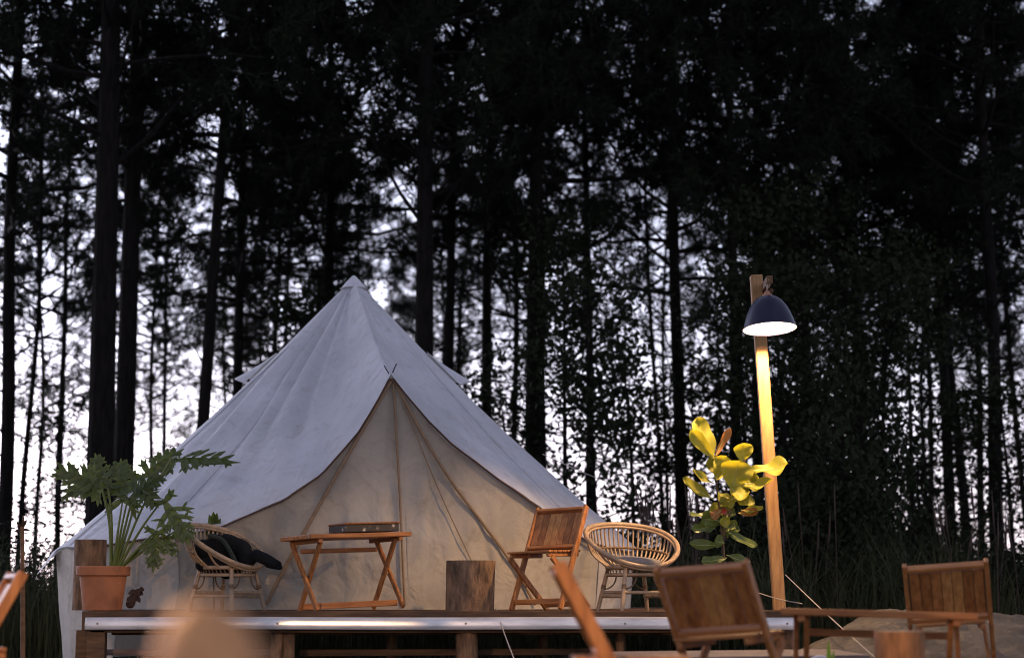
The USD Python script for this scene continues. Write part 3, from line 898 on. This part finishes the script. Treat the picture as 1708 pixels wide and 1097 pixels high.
# ------------------------------------------------------------------ fig plant under the lamp
dF = 15.0
f0 = np.array([(1212 - W / 2) / (F / dF), dF, DECK])
fg = thing('fig_plant', 'broad leaved fig plant, yellow under the lamp, in front of the post', 'plant', f0)
FG = lambda px, py, d=dF: at(px, py, d) - f0
obj('pot', lathe([(.001, 0), (.09, 0), (.12, .18), (.125, .19), (.115, .19), (.11, .17), (.001, .165)], 28), M['black_plastic'], fg, smooth=30)
stems = [[(1212, 985), (1208, 930), (1203, 880), (1198, 830), (1193, 790), (1192, 762)], [(1205, 900), (1216, 860), (1226, 822), (1240, 790), (1242, 766)], [(1226, 822), (1248, 795), (1256, 780)], [(1203, 880), (1210, 862), (1209, 850)]]
for q in stems:
    obj('stem', tube(arc([FG(*w_) for w_ in q], 20), .008, 7), M['twig'], fg, smooth=True)
Lq = [  # base, tip, width in pixels, normal, depth offsets at base and tip, look
    ((1191, 764), (1163, 696), 34, (.25, -.8, .55), 0, .02, 'fig_leaf'), ((1190, 764), (1152, 717), 20, (-.5, -.75, .5), -.05, -.1, 'fig_leaf'),
    ((1194, 760), (1219, 714), 12, (.5, -.8, .3), 0, 0, 'fig_rust'), ((1195, 800), (1212, 760), 28, (.2, -.9, .4), -.03, -.03, 'fig_leaf'),
    ((1222, 816), (1233, 767), 46, (.1, -.85, .55), -.08, -.12, 'fig_leaf'), ((1240, 770), (1240, 738), 28, (0, -.8, -.3), .03, -.02, 'fig_leaf'),
    ((1252, 783), (1314, 772), 34, (0, -.72, .75), -.05, -.15, 'fig_leaf'), ((1236, 812), (1288, 799), 24, (.1, -.6, .8), -.06, -.18, 'fig_leaf'),
    ((1226, 822), (1256, 842), 22, (0, -.8, .7), -.1, -.2, 'fig_leaf_dark'), ((1236, 850), (1273, 846), 18, (.1, -.7, .75), -.02, -.1, 'fig_leaf'),
    ((1232, 855), (1264, 852), 14, (.1, -.9, .3), 0, -.1, 'fig_rust'), ((1192, 806), (1156, 783), 17, (-.2, -.75, .7), 0, -.1, 'fig_leaf_dark'),
    ((1190, 832), (1139, 796), 18, (-.2, -.8, .6), .02, -.05, 'fig_leaf_dark'), ((1196, 858), (1150, 856), 14, (0, -.6, .8), 0, -.1, 'fig_leaf_dark'),
    ((1200, 872), (1154, 882), 16, (0, -.8, .6), 0, -.1, 'fig_leaf_dark'), ((1204, 868), (1170, 862), 22, (0, -1, .3), -.05, -.08, 'fig_leaf_dark'),
    ((1210, 884), (1263, 910), 16, (.1, -.8, .6), 0, .05, 'fig_leaf_dark'), ((1206, 908), (1149, 906), 16, (0, -.9, .4), 0, -.05, 'fig_leaf_dark'),
    ((1208, 905), (1192, 900), 20, (0, -1, .3), -.05, -.05, 'fig_leaf_dark'), ((1213, 880), (1207, 862), 16, (0, -1, .2), -.06, -.08, 'fig_leaf'),
    ((1203, 850), (1186, 862), 15, (0, -.9, .5), -.04, -.1, 'fig_rust'), ((1198, 820), (1216, 838), 20, (.2, -.9, .5), -.03, -.08, 'fig_leaf_dark'),
    ((1226, 826), (1206, 842), 22, (-.1, -.9, .5), -.05, -.12, 'fig_leaf_dark'), ((1218, 812), (1246, 828), 26, (.1, -.8, .6), -.08, -.2, 'fig_leaf'),
    ((1198, 795), (1190, 760), 26, (0, -.9, .4), .05, .05, 'fig_leaf_dark'), ((1214, 885), (1228, 868), 12, (0, -1, .2), 0, 0, 'fig_leaf_dark'),
    ((1212, 930), (1170, 935), 16, (0, -.9, .5), 0, -.1, 'fig_leaf_dark'), ((1212, 925), (1252, 936), 16, (0, -.9, .5), 0, .1, 'fig_leaf_dark'),
]
rf = np.random.default_rng(19)
for k in range(13):
    c0 = np.array([rf.uniform(1196, 1240), rf.uniform(778, 905)])
    a_ = rf.uniform(0, 6.28)
    e0 = c0 + np.array([math.cos(a_) * 34, -abs(math.sin(a_)) * 22 + 4])
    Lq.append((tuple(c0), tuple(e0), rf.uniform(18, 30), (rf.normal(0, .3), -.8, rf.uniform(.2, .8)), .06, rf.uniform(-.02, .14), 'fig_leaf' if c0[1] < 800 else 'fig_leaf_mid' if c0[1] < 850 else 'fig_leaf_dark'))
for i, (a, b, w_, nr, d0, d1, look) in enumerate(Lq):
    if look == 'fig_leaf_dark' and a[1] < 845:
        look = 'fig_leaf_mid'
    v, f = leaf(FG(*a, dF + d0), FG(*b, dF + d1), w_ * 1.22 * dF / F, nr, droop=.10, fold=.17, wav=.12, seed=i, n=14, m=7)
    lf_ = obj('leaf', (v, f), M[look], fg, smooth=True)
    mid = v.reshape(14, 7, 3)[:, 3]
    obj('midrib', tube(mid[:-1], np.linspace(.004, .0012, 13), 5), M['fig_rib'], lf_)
obj('bud', leaf(FG(1209, 858, 14.97), FG(1206, 846, 14.95), .05, (0, -1, .3), shape='sin'), M['fig_red'], fg)


# ------------------------------------------------------------------ lamp post
def lamp_parts(lp, origin, post_pts, arm_from, arm_to, shade_c, tilt, roll, bulb_z, bulbm, br=.034):
    o = np.asarray(origin, float)
    a, b = np.asarray(post_pts[0]) - o, np.asarray(post_pts[1]) - o
    obj('post', beam(a, b, .092, .08, (0, 1, 0), .008), M['post'], lp)
    p, q = np.asarray(arm_from) - o, np.asarray(arm_to) - o
    obj('arm', beam(p, q, .045, .06), M['rough_board'], lp)
    obj('cleat', beam(p + [-.085, -.035, -.13], p + [.055, -.035, -.02], .03, .085, (0, 1, 0)), M['rough_board'], lp)
    c = np.asarray(shade_c, float) - o
    R_ = trimesh.transformations.rotation_matrix(math.radians(roll), [0, 1, 0])[:3, :3] @ trimesh.transformations.rotation_matrix(math.radians(tilt), [1, 0, 0])[:3, :3]
    out = [(.030, .248), (.055, .243), (.085, .226), (.112, .200), (.138, .162), (.160, .115), (.178, .065), (.190, .022), (.197, 0.0)]
    v, f = lathe(out, 48)
    sh = obj('shade', (v @ R_.T + c, f), M['navy'], lp, smooth=True)
    v, f = lathe([(max(r - .004, .001), z - (.003 if z > .01 else 0)) for r, z in out], 48)
    obj('reflector', (v @ R_.T + c, f), M['enamel'], sh, smooth=True)
    v, f = lathe([(r, z) for r, z in ((.1965, .003), (.2005, .003), (.2010, -.001), (.2005, -.005), (.1965, -.005))], 48)
    obj('rim', (v @ R_.T + c, f), M['navy'], sh, smooth=True)
    v, f = lathe([(.001, .285), (.016, .285), (.020, .275), (.024, .262), (.036, .258), (.038, .245), (.030, .243)], 20)
    obj('cap', (v @ R_.T + c, f), M['brass'], lp, smooth=40)
    v, f = lathe([(.001, .235), (.018, .235), (.02, .17), (.016, bulb_z + .03)], 16)
    obj('socket', (v @ R_.T + c, f), M['black_plastic'], lp)
    bm = trimesh.creation.icosphere(3, br)
    obj('bulb', (np.array(bm.vertices) + (R_ @ [0, 0, bulb_z]) + c, np.array(bm.faces)), bulbm, lp, smooth=True)
    tp = c + R_ @ np.array([0, 0, .28])
    obj('cord', tube(arc([tp, tp + [.004, 0, .05], tp + [.022, .0, .075], tp + [.012, .01, .035], tp + [-.008, .01, .06], q + [-.006, .0, 0]], 40), .004, 6), M['cord'], lp, smooth=True)


lb, lt = at(1300, 1010, 15.35), at(1261, 459, 15.35)
lb[2] = DECK
L0 = (lb[0], lb[1], DECK)
shade = at(1284, 548, 14.88)
lamp = thing('lamp_post', 'square wooden lamp post with lit navy pendant shade at right deck end', 'lamp post', L0)
armz = at(1284, 466, 14.9)
lamp_parts(lamp, L0, (lb, lt), np.array([lt[0] + .06, 15.33, armz[2]]), armz, shade, -7.0, -2.5, .065, M['bulb'])

# a second lamp of the camp, whose light shows on the gutter, the pot and the tent door
o2 = np.array([-2.128, 4.443, 0.0])
lamp2 = thing('lamp_post', 'square wooden lamp post with lit navy shade standing out of frame at left', 'lamp post', o2)
sc2 = np.array([-2.40, 4.0, 2.25])
lamp_parts(lamp2, o2, (o2, o2 + [0, 0, 2.8]), o2 + [-0.02, -.02, 2.65], sc2 + [0, 0, .35], sc2, 0, 0, .008, M['bulb2'], .012)
sap0 = np.array([-2.74, 6.0, 0.0])
sap = thing('leafy_sapling', 'slender leafy sapling left of the frame, shading the tent door', 'sapling', sap0)
rs = np.random.default_rng(61)
top = np.array([.62, .0, 2.05])
obj('stem', tube(arc([[0, 0, -.05], [.03, .02, .8], [.18, 0, 1.55], [.45, 0, 1.9], top], 24), np.linspace(.016, .005, 25), 7), M['twig'], sap, smooth=True)
for i in range(46):
    p = np.array([.66, 0, 2.05]) + rs.normal(0, 1, 3) * [.15, .16, .07]
    p[0] = min(p[0], .84)
    d_ = unit(rs.normal(0, 1, 3) + [.3, 0, -.2])
    obj('leaf', leaf(p, p + d_ * rs.uniform(.06, .12), rs.uniform(.035, .06), (rs.normal(0, .5), -1, .4), n=6, m=3), M['fig_leaf_dark'], sap, smooth=True)
    if i % 4 == 0:
        obj('twig', tube([top - [.1, 0, .06], (top + p) / 2, p], .003, 4), M['twig'], sap)

# ------------------------------------------------------------------ near blurred things
bl = thing('wooden_post', 'out of focus tan rounded wooden post top at the bottom left, close to us', 'post', at(335, 1200, 1.95))
o = at(335, 1200, 1.95)
bp = [at(355, 1250, 1.95) - o, at(350, 1130, 1.95) - o, at(340, 1070, 1.95) - o, at(328, 1028, 1.95) - o, at(322, 1004, 1.95) - o]
bp = [np.array([bp[0][0], bp[0][1], -o[2]])] + bp
obj('shaft', tube(bp, [.066, .064, .058, .048, .033, .012], 20), M['tan_post'], bl, smooth=True)

sk = thing('wooden_stake', 'thin brown stake standing at the far left behind the blurred chair', 'stake', at(38, 1160, 13.5) * [1, 1, 0])
so = at(38, 1160, 13.5) * [1, 1, 0]
obj('shaft', tube([[0, 0, -.05], at(38, 1000, 13.5) - so, at(37, 878, 13.5) - so], [.016, .016, .014], 8), M['rough_board'], sk)
obj('frayed_top', [leaf(at(37, 882, 13.5) - so, at(37 + dx, 882 + dy, 13.45) - so, .02, (0, -1, .2), shape='sin') for dx, dy in ((-10, -14), (8, -18), (14, 2), (-14, 4), (2, -22))], M['fig_brown'], sk)

# sand pile on the right
gx, gy = np.linspace(1.55, 6.2, 150), np.linspace(11.2, 19, 150)
X, Y = np.meshgrid(gx, gy, indexing='ij')
h = .66 * np.exp(-((X - 2.95) / .75) ** 2 - ((Y - 15.6) / 1.5) ** 2) + .72 * np.exp(-((X - 4.1) / .8) ** 2 - ((Y - 16) / 1.6) ** 2) + .35 * np.exp(-((X - 2.4) / .6) ** 2 - ((Y - 14.6) / 1.2) ** 2) + .3 * np.exp(-((X - 3.4) / 1.0) ** 2 - ((Y - 14.2) / 1.3) ** 2)
Z = .60 * h * (1 + .25 * (meshkit.fbm(np.stack([X * 2.2, Y * 2.2, X * 0], -1), 4, 8) - .5)) - .06 + .15 * (meshkit.fbm(np.stack([X * 5, Y * 5, X * 0], -1), 4, 9) - .5) * np.clip(h * 5, 0, 1)
tag(obj('sand_pile', grid(np.stack([X, Y, Z], -1)), M['sand'], smooth=True), 'grey sand pile on the ground behind the right foreground table', 'sand pile')

gp = at(1383, 1100, 11.0)
gs = thing('green_shoot', 'single bright green grass shoot below the right foreground table', 'plant', (gp[0], gp[1], -.01))
GS = lambda px, py: at(px, py, 11.0) - np.array([gp[0], gp[1], -.01])
obj('blade', leaf(GS(1384, 1130), GS(1382, 1066), .028, (.2, -1, .1), shape='sin', droop=.05), M['sprout'], gs)
obj('blade', leaf(GS(1386, 1130), GS(1391, 1082), .02, (-.2, -1, .1), shape='sin', droop=.05), M['sprout'], gs)
wp = at(1368, 1096, 11.6)
pbm = trimesh.creation.icosphere(2, 1.0)
pv = np.array(pbm.vertices) * [.06, .05, .035] * (1 + .25 * (meshkit.fbm(np.array(pbm.vertices) * 2, 3, 2) - .5))[:, None]
tag(obj('stone', (pv + [wp[0], wp[1], wp[2] - .02], np.array(pbm.faces)), M['white_bit'], smooth=True), 'small pale stone on the ground beside the green shoot', 'stone')

# ------------------------------------------------------------------ the forest
def rot_to(d):
    return frame(d)


def tuft_cloud(centres, dirs, rr, needles, ln, wd):
    """Thin needle triangles fanning out around each centre."""
    n = len(centres)
    C_ = np.repeat(centres, needles, 0)
    D = np.repeat(dirs, needles, 0) * .7 + rr.normal(0, .75, (n * needles, 3))
    D /= np.linalg.norm(D, axis=1, keepdims=True)
    S_ = np.cross(D, rr.normal(0, 1, D.shape))
    S_ /= np.linalg.norm(S_, axis=1, keepdims=True)
    l_ = ln * rr.uniform(.6, 1.2, (len(D), 1))
    a = C_ - S_ * wd / 2
    b = C_ + S_ * wd / 2
    c = C_ + D * l_ + np.array([0, 0, -1.0]) * (l_ ** 2) * .5
    v = np.stack([a, b, c], 1).reshape(-1, 3)
    return v, np.arange(len(v)).reshape(-1, 3)


def leaf_cloud(centres, rr, per, spread, ln, wd):
    n = len(centres) * per
    C_ = np.repeat(centres, per, 0) + rr.normal(0, spread, (n, 3))
    D = rr.normal(0, 1, (n, 3)) + [0, 0, -.4]
    D /= np.linalg.norm(D, axis=1, keepdims=True)
    S_ = np.cross(D, rr.normal(0, 1, D.shape))
    S_ /= np.linalg.norm(S_, axis=1, keepdims=True)
    l_ = ln * rr.uniform(.6, 1.3, (n, 1))
    w_ = wd * rr.uniform(.6, 1.3, (n, 1))
    v = np.stack([C_, C_ + D * l_ * .5 + S_ * w_ / 2, C_ + D * l_, C_ + D * l_ * .5 - S_ * w_ / 2], 1).reshape(-1, 3)
    k = np.arange(n)[:, None] * 4
    return v, np.vstack([k + [0, 1, 2], k + [0, 2, 3]])


def limb(p, d, L, r, rr, segs=5, up=.1, kink=.12):
    pts = [np.asarray(p, float)]
    d = unit(d)
    for i in range(segs):
        d = unit(d + rr.normal(0, kink, 3) + [0, 0, up])
        pts.append(pts[-1] + d * L / segs)
    return np.array(pts)


def trunk_line(Ht, rr, wob):
    z = np.linspace(0, Ht, 16)
    ph = rr.uniform(0, 6.28, 4)
    x = wob * (np.sin(z * .35 + ph[0]) + .5 * np.sin(z * .9 + ph[1])) * np.clip(z / 4, 0, 1)
    y = wob * (np.sin(z * .3 + ph[2]) + .5 * np.sin(z * .8 + ph[3])) * np.clip(z / 4, 0, 1)
    return np.stack([x, y, z], -1)


def pine(name, seed, Ht, cb, spread, branches, tufts, needles=9, wob=.05, dead=10, ln=.26, wd=.026, rad=.12, zc=6.9):
    rr = np.random.default_rng(seed)
    x = UsdGeom.Xform.Define(stage, numbered('/World', name))
    tl = trunk_line(Ht, rr, wob)
    r = rad * (1 - .72 * np.linspace(0, 1, 16) ** 1.1)
    r[0] *= 1.25
    parts = [tube(tl, r, 10)]
    at_z = lambda z: np.array([np.interp(z, tl[:, 2], tl[:, k]) for k in range(3)])
    cen, dr = [], []
    for i in range(branches):
        f = (i + rr.uniform(0, 1)) / branches
        z = cb + (Ht - cb - .2) * f ** .92
        a = i * 2.399 + rr.normal(0, .3)
        L = spread * (1 - .72 * f) * rr.uniform(.6, 1.15)
        pts = limb(at_z(z), [math.cos(a), math.sin(a), rr.uniform(-.1, .5)], L, 0, rr, up=.05)
        parts.append(tube(pts, np.linspace(.028, .006, len(pts)) * (.6 + .25 * L), 4, caps=False))
        for j in range(5):
            t = rr.uniform(.35, 1.0)
            q = pts[0] + 0
            q = np.array([np.interp(t * (len(pts) - 1), np.arange(len(pts)), pts[:, k]) for k in range(3)])
            sd = unit(unit(pts[-1] - pts[0]) + rr.normal(0, .7, 3))
            sp_ = limb(q, sd, L * .38, 0, rr, segs=3, up=.12, kink=.2)
            parts.append(tube(sp_, np.linspace(.010, .004, len(sp_)), 3, caps=False))
            nt = max(2, int(tufts * L / spread * rr.uniform(.4, 1.6) * np.interp(z, [zc - 1.6, zc - .6, zc + .4], [.48, .80, 1.55])))
            tt = rr.uniform(.15, 1.05, nt)
            for k in range(3):
                pass
            cc = np.stack([np.interp(np.clip(tt, 0, 1) * 3, np.arange(4), sp_[:, k]) for k in range(3)], 1) + rr.normal(0, .07, (nt, 3))
            cen.append(cc), dr.append(np.repeat([unit(sp_[-1] - sp_[0])], nt, 0))
    for i in range(dead):
        z = rr.uniform(1.8, cb + .5)
        a = rr.uniform(0, 6.28)
        L = rr.uniform(.4, 1.7)
        pts = limb(at_z(z), [math.cos(a), math.sin(a), rr.uniform(-.2, .5)], L, 0, rr, up=.04, kink=.22)
        parts.append(tube(pts, np.linspace(.018, .005, len(pts)), 4, caps=False))
        if rr.uniform() < .5:
            sp_ = limb(pts[2], rr.normal(0, 1, 3), L * .6, 0, rr, segs=3, kink=.2)
            parts.append(tube(sp_, np.linspace(.009, .004, 4), 3, caps=False))
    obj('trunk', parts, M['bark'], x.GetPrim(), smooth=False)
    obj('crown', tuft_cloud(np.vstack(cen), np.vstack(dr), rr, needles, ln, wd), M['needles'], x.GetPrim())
    return x.GetPrim()


def broadleaf(name, seed, Ht, base, spread, nb, per, ln=.10, wd=.06):
    rr = np.random.default_rng(seed)
    x = UsdGeom.Xform.Define(stage, numbered('/World', name))
    tl = trunk_line(Ht * .95, rr, .06)
    parts = [tube(tl, np.linspace(.05, .012, 16), 7)]
    at_z = lambda z: np.array([np.interp(z, tl[:, 2], tl[:, k]) for k in range(3)])
    cen = []
    for i in range(nb):
        f = rr.uniform(0, 1)
        z = base + (Ht * .93 - base) * f
        a = i * 2.399 + rr.normal(0, .4)
        L = spread * (1 - .5 * f) * rr.uniform(.35, 1.2)
        pts = limb(at_z(z), [math.cos(a), math.sin(a), rr.uniform(.0, .8)], L, 0, rr, up=.06, kink=.2)
        parts.append(tube(pts, np.linspace(.014, .004, len(pts)), 4, caps=False))
        k = max(3, int(9 * L))
        tt = rr.uniform(.3, 1.05, k)
        cen.append(np.stack([np.interp(np.clip(tt, 0, 1) * 5, np.arange(6), pts[:, q]) for q in range(3)], 1) + rr.normal(0, .1, (k, 3)))
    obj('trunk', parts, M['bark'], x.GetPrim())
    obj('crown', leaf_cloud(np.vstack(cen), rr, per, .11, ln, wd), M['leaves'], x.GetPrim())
    return x.GetPrim()


firsts = {}


def make_kind(kind):
    if kind == 'A':
        return pine('pine_tree', 101, 13.5, 5.2, 3.0, 58, 15, dead=24)
    if kind == 'B':
        return pine('pine_tree', 102, 14, 5.8, 3.2, 58, 15, wob=.06)
    if kind == 'C':
        return pine('pine_tree', 103, 12.5, 4.6, 2.7, 56, 15, dead=16)
    if kind == 'D':
        return pine('pine_tree', 104, 14, 6.2, 3.3, 58, 16, wob=.06, dead=18)
    if kind == 'T':
        return pine('thick_pine', 111, 15, 5.6, 3.4, 58, 16, wob=.05, dead=8, rad=.21)
    if kind == 'E':
        return pine('slender_pine', 105, 12.5, 4.4, 2.0, 64, 9, wob=.07, dead=20, rad=.07, zc=8.2)
    if kind == 'F':
        return pine('slender_pine', 106, 13, 5.0, 2.2, 60, 9, wob=.12, dead=22, rad=.07, zc=8.2)
    if kind == 'G':
        return broadleaf('understorey_tree', 107, 5.2, 1.0, 1.7, 42, 9)
    if kind == 'H':
        return broadleaf('understorey_tree', 108, 7.0, 2.4, 2.0, 46, 9)
    if kind == 'I':
        return broadleaf('shrub', 109, 2.2, .1, 1.3, 44, 10, .09, .05)
    if kind == 'J':
        return broadleaf('shrub', 110, 1.5, .05, 1.2, 44, 10, .10, .045)


def tree(kind, px, d, label, width_px=None, lean=0.0, z=1.0, group=None, spin=None, cat='tree', seed=[0]):
    """A tree whose trunk stands at depth d where the photograph shows it; lean in degrees to the right."""
    seed[0] += 1
    spin = (seed[0] * 137.5) % 360 if spin is None else spin
    x = (px - W / 2) / F * d
    sx = 1.0 if width_px is None else float(np.clip(width_px / F * d / (.14 if kind in 'EF' else .42 if kind == 'T' else .24), .75, 1.5))
    crown = sx if width_px is None else sx
    if kind not in firsts:
        firsts[kind] = p = make_kind(kind)
        place(p, (x, d, -.05), spin, roll=lean, scale=(1, 1, z))
        tag(p, label, cat, group)
        firsts[kind] = p
        if abs(sx - 1) > .01:
            UsdGeom.Xformable(p).ClearXformOpOrder()
            for a in list(p.GetAttributes()):
                if a.GetName().startswith('xformOp:'):
                    p.RemoveProperty(a.GetName())
            place(p, (x, d, -.05), spin, roll=lean, scale=(sx, sx, z))
        return p
    return copy(firsts[kind], label, (x, d, -.05), spin, group=group, roll=lean, scale=(sx, sx, z), cat=cat)


#    kind, px at eye level, depth, trunk width px, lean, z, label
TR = [
    ('A', 8, 30, 26, 0.3, 1.0, 'dark pine trunk standing at the very left edge of the photo'),
    ('F', 30, 38, 11, 1.8, 1.0, 'thin leaning pine just right of the leftmost trunk'),
    ('E', 74, 37, 13, 0.2, 1.0, 'slim straight pine in the bright sky gap left of the potted plant'),
    ('F', 102, 40, 12, 0.6, 1.0, 'slim pine between the bright left gap and the thick double trunk'),
    ('T', 166, 27, 50, 0.2, 1.0, 'thickest pine trunk of the forest, above the potted plant'),
    ('T', 203, 29, 31, 0.3, 1.05, 'thick pine pressed against the right side of the thickest trunk'),
    ('D', 232, 36, 17, 0.1, 1.0, 'medium pine trunk right of the thick double trunk'),
    ('E', 258, 44, 9, -.5, 1.0, 'thin pine stem over the upper leaf of the potted plant'),
    ('F', 281, 44, 9, -.2, 1.0, 'very thin pine stem rising left of the tilted trunk'),
    ('D', 312, 29, 24, 3.4, 1.0, 'dark pine trunk tilting right behind the left tent slope'),
    ('A', 390, 33, 21, 0.5, 1.0, 'pine trunk rising just above the left roof vent'),
    ('B', 424, 32, 26, 0.1, 1.0, 'broad straight pine trunk right of the left roof vent'),
    ('E', 456, 38, 12, 0.2, 1.0, 'slim pine right behind the middle of the left tent slope'),
    ('F', 483, 42, 9, 0.0, 1.0, 'thin pine between two trunks behind the left tent slope'),
    ('D', 545, 34, 24, 0.2, 1.0, 'dark pine trunk directly left of the tent peak'),
    ('C', 624, 40, 12, 0.3, 1.0, 'slim pine just right of the tent peak'),
    ('T', 708, 28, 38, -.1, 1.0, 'thick tall pine trunk right of the tent peak, unbranched low down'),
    ('D', 734, 32, 20, 1.4, 1.0, 'pine trunk close beside the thick trunk right of the peak'),
    ('F', 802, 33, 20, 2.4, 1.05, 'curving pine trunk above the right roof vent'),
    ('E', 854, 40, 12, -.2, 1.0, 'slim pine between the curving trunk and a broad trunk'),
    ('A', 888, 30, 29, 0.0, 1.0, 'broad pine trunk in the middle of the photo behind right tent slope'),
    ('F', 916, 42, 10, -.3, 1.0, 'thin pine right of the broad middle trunk'),
    ('C', 982, 36, 17, -.1, 1.0, 'pine with a forked branch left of the bright central sky gap'),
    ('E', 1112, 40, 9, -2.0, 1.1, 'thin pine leaning left across the bright central sky gap'),
    ('A', 1140, 31, 25, -.6, 1.0, 'pine trunk standing left of the fig plant'),
    ('D', 1226, 30, 21, -.2, 1.0, 'greyish pine trunk left of the lamp shade'),
    ('C', 1268, 32, 22, -.1, 1.0, 'pine trunk hidden partly behind the lamp post top'),
    ('B', 1345, 36, 17, 0.3, 1.0, 'dim pine in the dark mass right of the lamp'),
    ('A', 1432, 33, 22, -.1, 1.0, 'dim broad pine in the dark stand between lamp and right gap'),
    ('E', 1552, 38, 11, -.4, 1.0, 'thin pine at the left side of the right bright gap'),
    ('C', 1580, 33, 22, -.3, 1.0, 'straight pine above the slatted back of the right chair'),
    ('F', 1617, 34, 18, -1.6, 1.0, 'leaning pine between two straight trunks above right chair'),
    ('E', 1634, 37, 14, -1.0, 1.0, 'slim pine squeezed against the broad trunk on the right'),
    ('D', 1663, 31, 27, -.7, 1.0, 'broad straight pine near the right edge of the photo'),
    ('F', 1722, 36, 12, -2.6, 1.05, 'leaning pine leaving the photo at the right edge'),
]
for k, px, d, w_, ln_, z, lab in TR:
    zz_ = 1.10 if px < 330 else 1.30 if 780 < px < 1120 else 1.0
    tree(k, px, d, lab, w_, ln_, z * zz_)

rb = np.random.default_rng(77)
for i in range(20):
    d = rb.uniform(44, 66)
    px = -60 + (i + rb.uniform(0, 1)) / 20 * 1830
    if 970 < px < 1110 or (i % 3 == 0 and px < 330):
        continue
    tree('EF'[rb.integers(0, 2)], px, d, 'dark pine far back in the forest behind the nearer trunks', rb.uniform(8, 14), rb.normal(0, .6), rb.uniform(.95, 1.2), group='pines far back in the forest')
# understorey: small leafy trees where the photograph is dark between the trunks
US = [(1000, 27, 'G', 1.0), (945, 29, 'H', .9), (1060, 30, 'G', .9), (1330, 26, 'G', 1.0), (1390, 28, 'H', .95), (1460, 27, 'G', 1.05), (1520, 30, 'H', .9), (1250, 29, 'H', .8),
      (265, 31, 'G', .7), (96, 38, 'H', .7), (500, 33, 'H', .85), (770, 33, 'G', .8), (1180, 31, 'G', .85), (1690, 29, 'G', .75), (1430, 34, 'H', 1.15)]
ORD = ['first', 'second', 'third', 'fourth', 'fifth', 'sixth', 'seventh', 'eighth', 'ninth', 'tenth', 'eleventh', 'twelfth', 'thirteenth', 'fourteenth', 'fifteenth', 'sixteenth', 'seventeenth', 'eighteenth', 'nineteenth', 'twentieth'] + ['twenty ' + q for q in ('first', 'second', 'third', 'fourth', 'fifth', 'sixth', 'seventh', 'eighth', 'ninth')]
nth = {}
US.sort()
for i, (px, d, k, z) in enumerate(US):
    side = 'left of the tent' if px < 300 else 'behind the tent' if px < 900 else 'between tent and lamp post' if px < 1270 else 'right of the lamp post'
    n_ = nth[side] = nth.get(side, -1) + 1
    tree(k, px, d, f'leafy dark understorey tree {side}, {ORD[n_]} of them from the left', None, rb.normal(0, 2), z, group=f'leafy understorey trees {side}')
for i in range(62):
    px = -40 + (i + rb.uniform(0, 1)) / 40 * 1800 if i < 40 else rb.uniform(1180, 1720)
    d = rb.uniform(22.5, 38)
    side = 'left of the tent' if px < 300 else 'behind the tent' if px < 1000 else 'behind the fig plant' if px < 1320 else 'behind the right chairs'
    n_ = nth['s' + side] = nth.get('s' + side, -1) + 1
    tree('IJ'[i % 2], px, d, f'low dark shrub at the forest edge {side}, {ORD[n_]} from the left', None, 0, rb.uniform(.75, 1.25) * (1.25 if 1280 < px < 1560 else .8), group=f'low shrubs {side}', cat='shrub')


# tall grass at the forest edge
def grass(n, x0, x1, y0, y1, h0, h1, seed, wd=.012):
    rr = np.random.default_rng(seed)
    B = np.stack([rr.uniform(x0, x1, n), rr.uniform(y0, y1, n), np.full(n, -.05)], 1)
    B[:, 0] *= B[:, 1] / y0
    hgt = rr.uniform(h0, h1, n) * (.6 + .8 * meshkit.noise(B * [.9, .9, 0] + 3, seed))
    a = rr.uniform(0, 6.28, n)
    dirn = np.stack([np.cos(a), np.sin(a), 0 * a], 1)
    sd = np.stack([-np.sin(a), np.cos(a), 0 * a], 1)
    sd[:, 0] = np.where(np.abs(sd[:, 0]) < .3, .6, sd[:, 0])
    bend = rr.uniform(.1, .9, n)[:, None] * hgt[:, None]
    m1 = B + [0, 0, 1] * (hgt * .6)[:, None] + dirn * bend * .3
    t1 = B + [0, 0, 1] * hgt[:, None] + dirn * bend
    w = wd * rr.uniform(.7, 1.4, n)[:, None]
    v = np.stack([B - sd * w / 2, B + sd * w / 2, m1 + sd * w / 2.4, m1 - sd * w / 2.4, t1], 1).reshape(-1, 3)
    k = np.arange(n)[:, None] * 5
    return v, np.vstack([k + [0, 1, 2], k + [0, 2, 3], k + [3, 2, 4]]), t1


v, f, _ = grass(26000, -8, 8, 20.8, 30, .5, 1.25, 31)
v2, f2, _ = grass(3500, .9, 8, 20.5, 25, .7, 1.6, 32)
tag(obj('tall_grass', [(v, f), (v2, f2)], M['grass']), 'dark tall grass along the forest edge behind the deck', 'grass', kind='stuff')
rr = np.random.default_rng(41)
pts = []
for i in range(48):
    px = rr.choice([rr.uniform(1085, 1190), rr.uniform(1290, 1420), rr.uniform(1560, 1708), rr.uniform(1085, 1708)], p=[.45, .2, .15, .2])
    d = rr.uniform(19.5, 23)
    x = (px - W / 2) / F * d
    top = at(px, rr.uniform(785, 880), d)[2]
    tip = np.array([x + rr.normal(0, .14), d, top])
    base = np.array([x + rr.normal(0, .05), d, -.05])
    pts.append(tube(arc([base, base * .45 + tip * .55 - [.25 * (tip[0] - base[0]), 0, 0], tip], 6), .004, 4, caps=False))
    q = np.linspace(.78, 1.0, 7)
    pts.append(tube(base + (tip - base) * q[:, None] + [[0, 0, 0]], [.002, .006, .008, .0075, .006, .004, .001], 5, caps=False))
tag(obj('plumed_grass', pts, M['plume']), 'pinkish grass stalks with plumed heads behind the right end of deck', 'grass', kind='stuff')
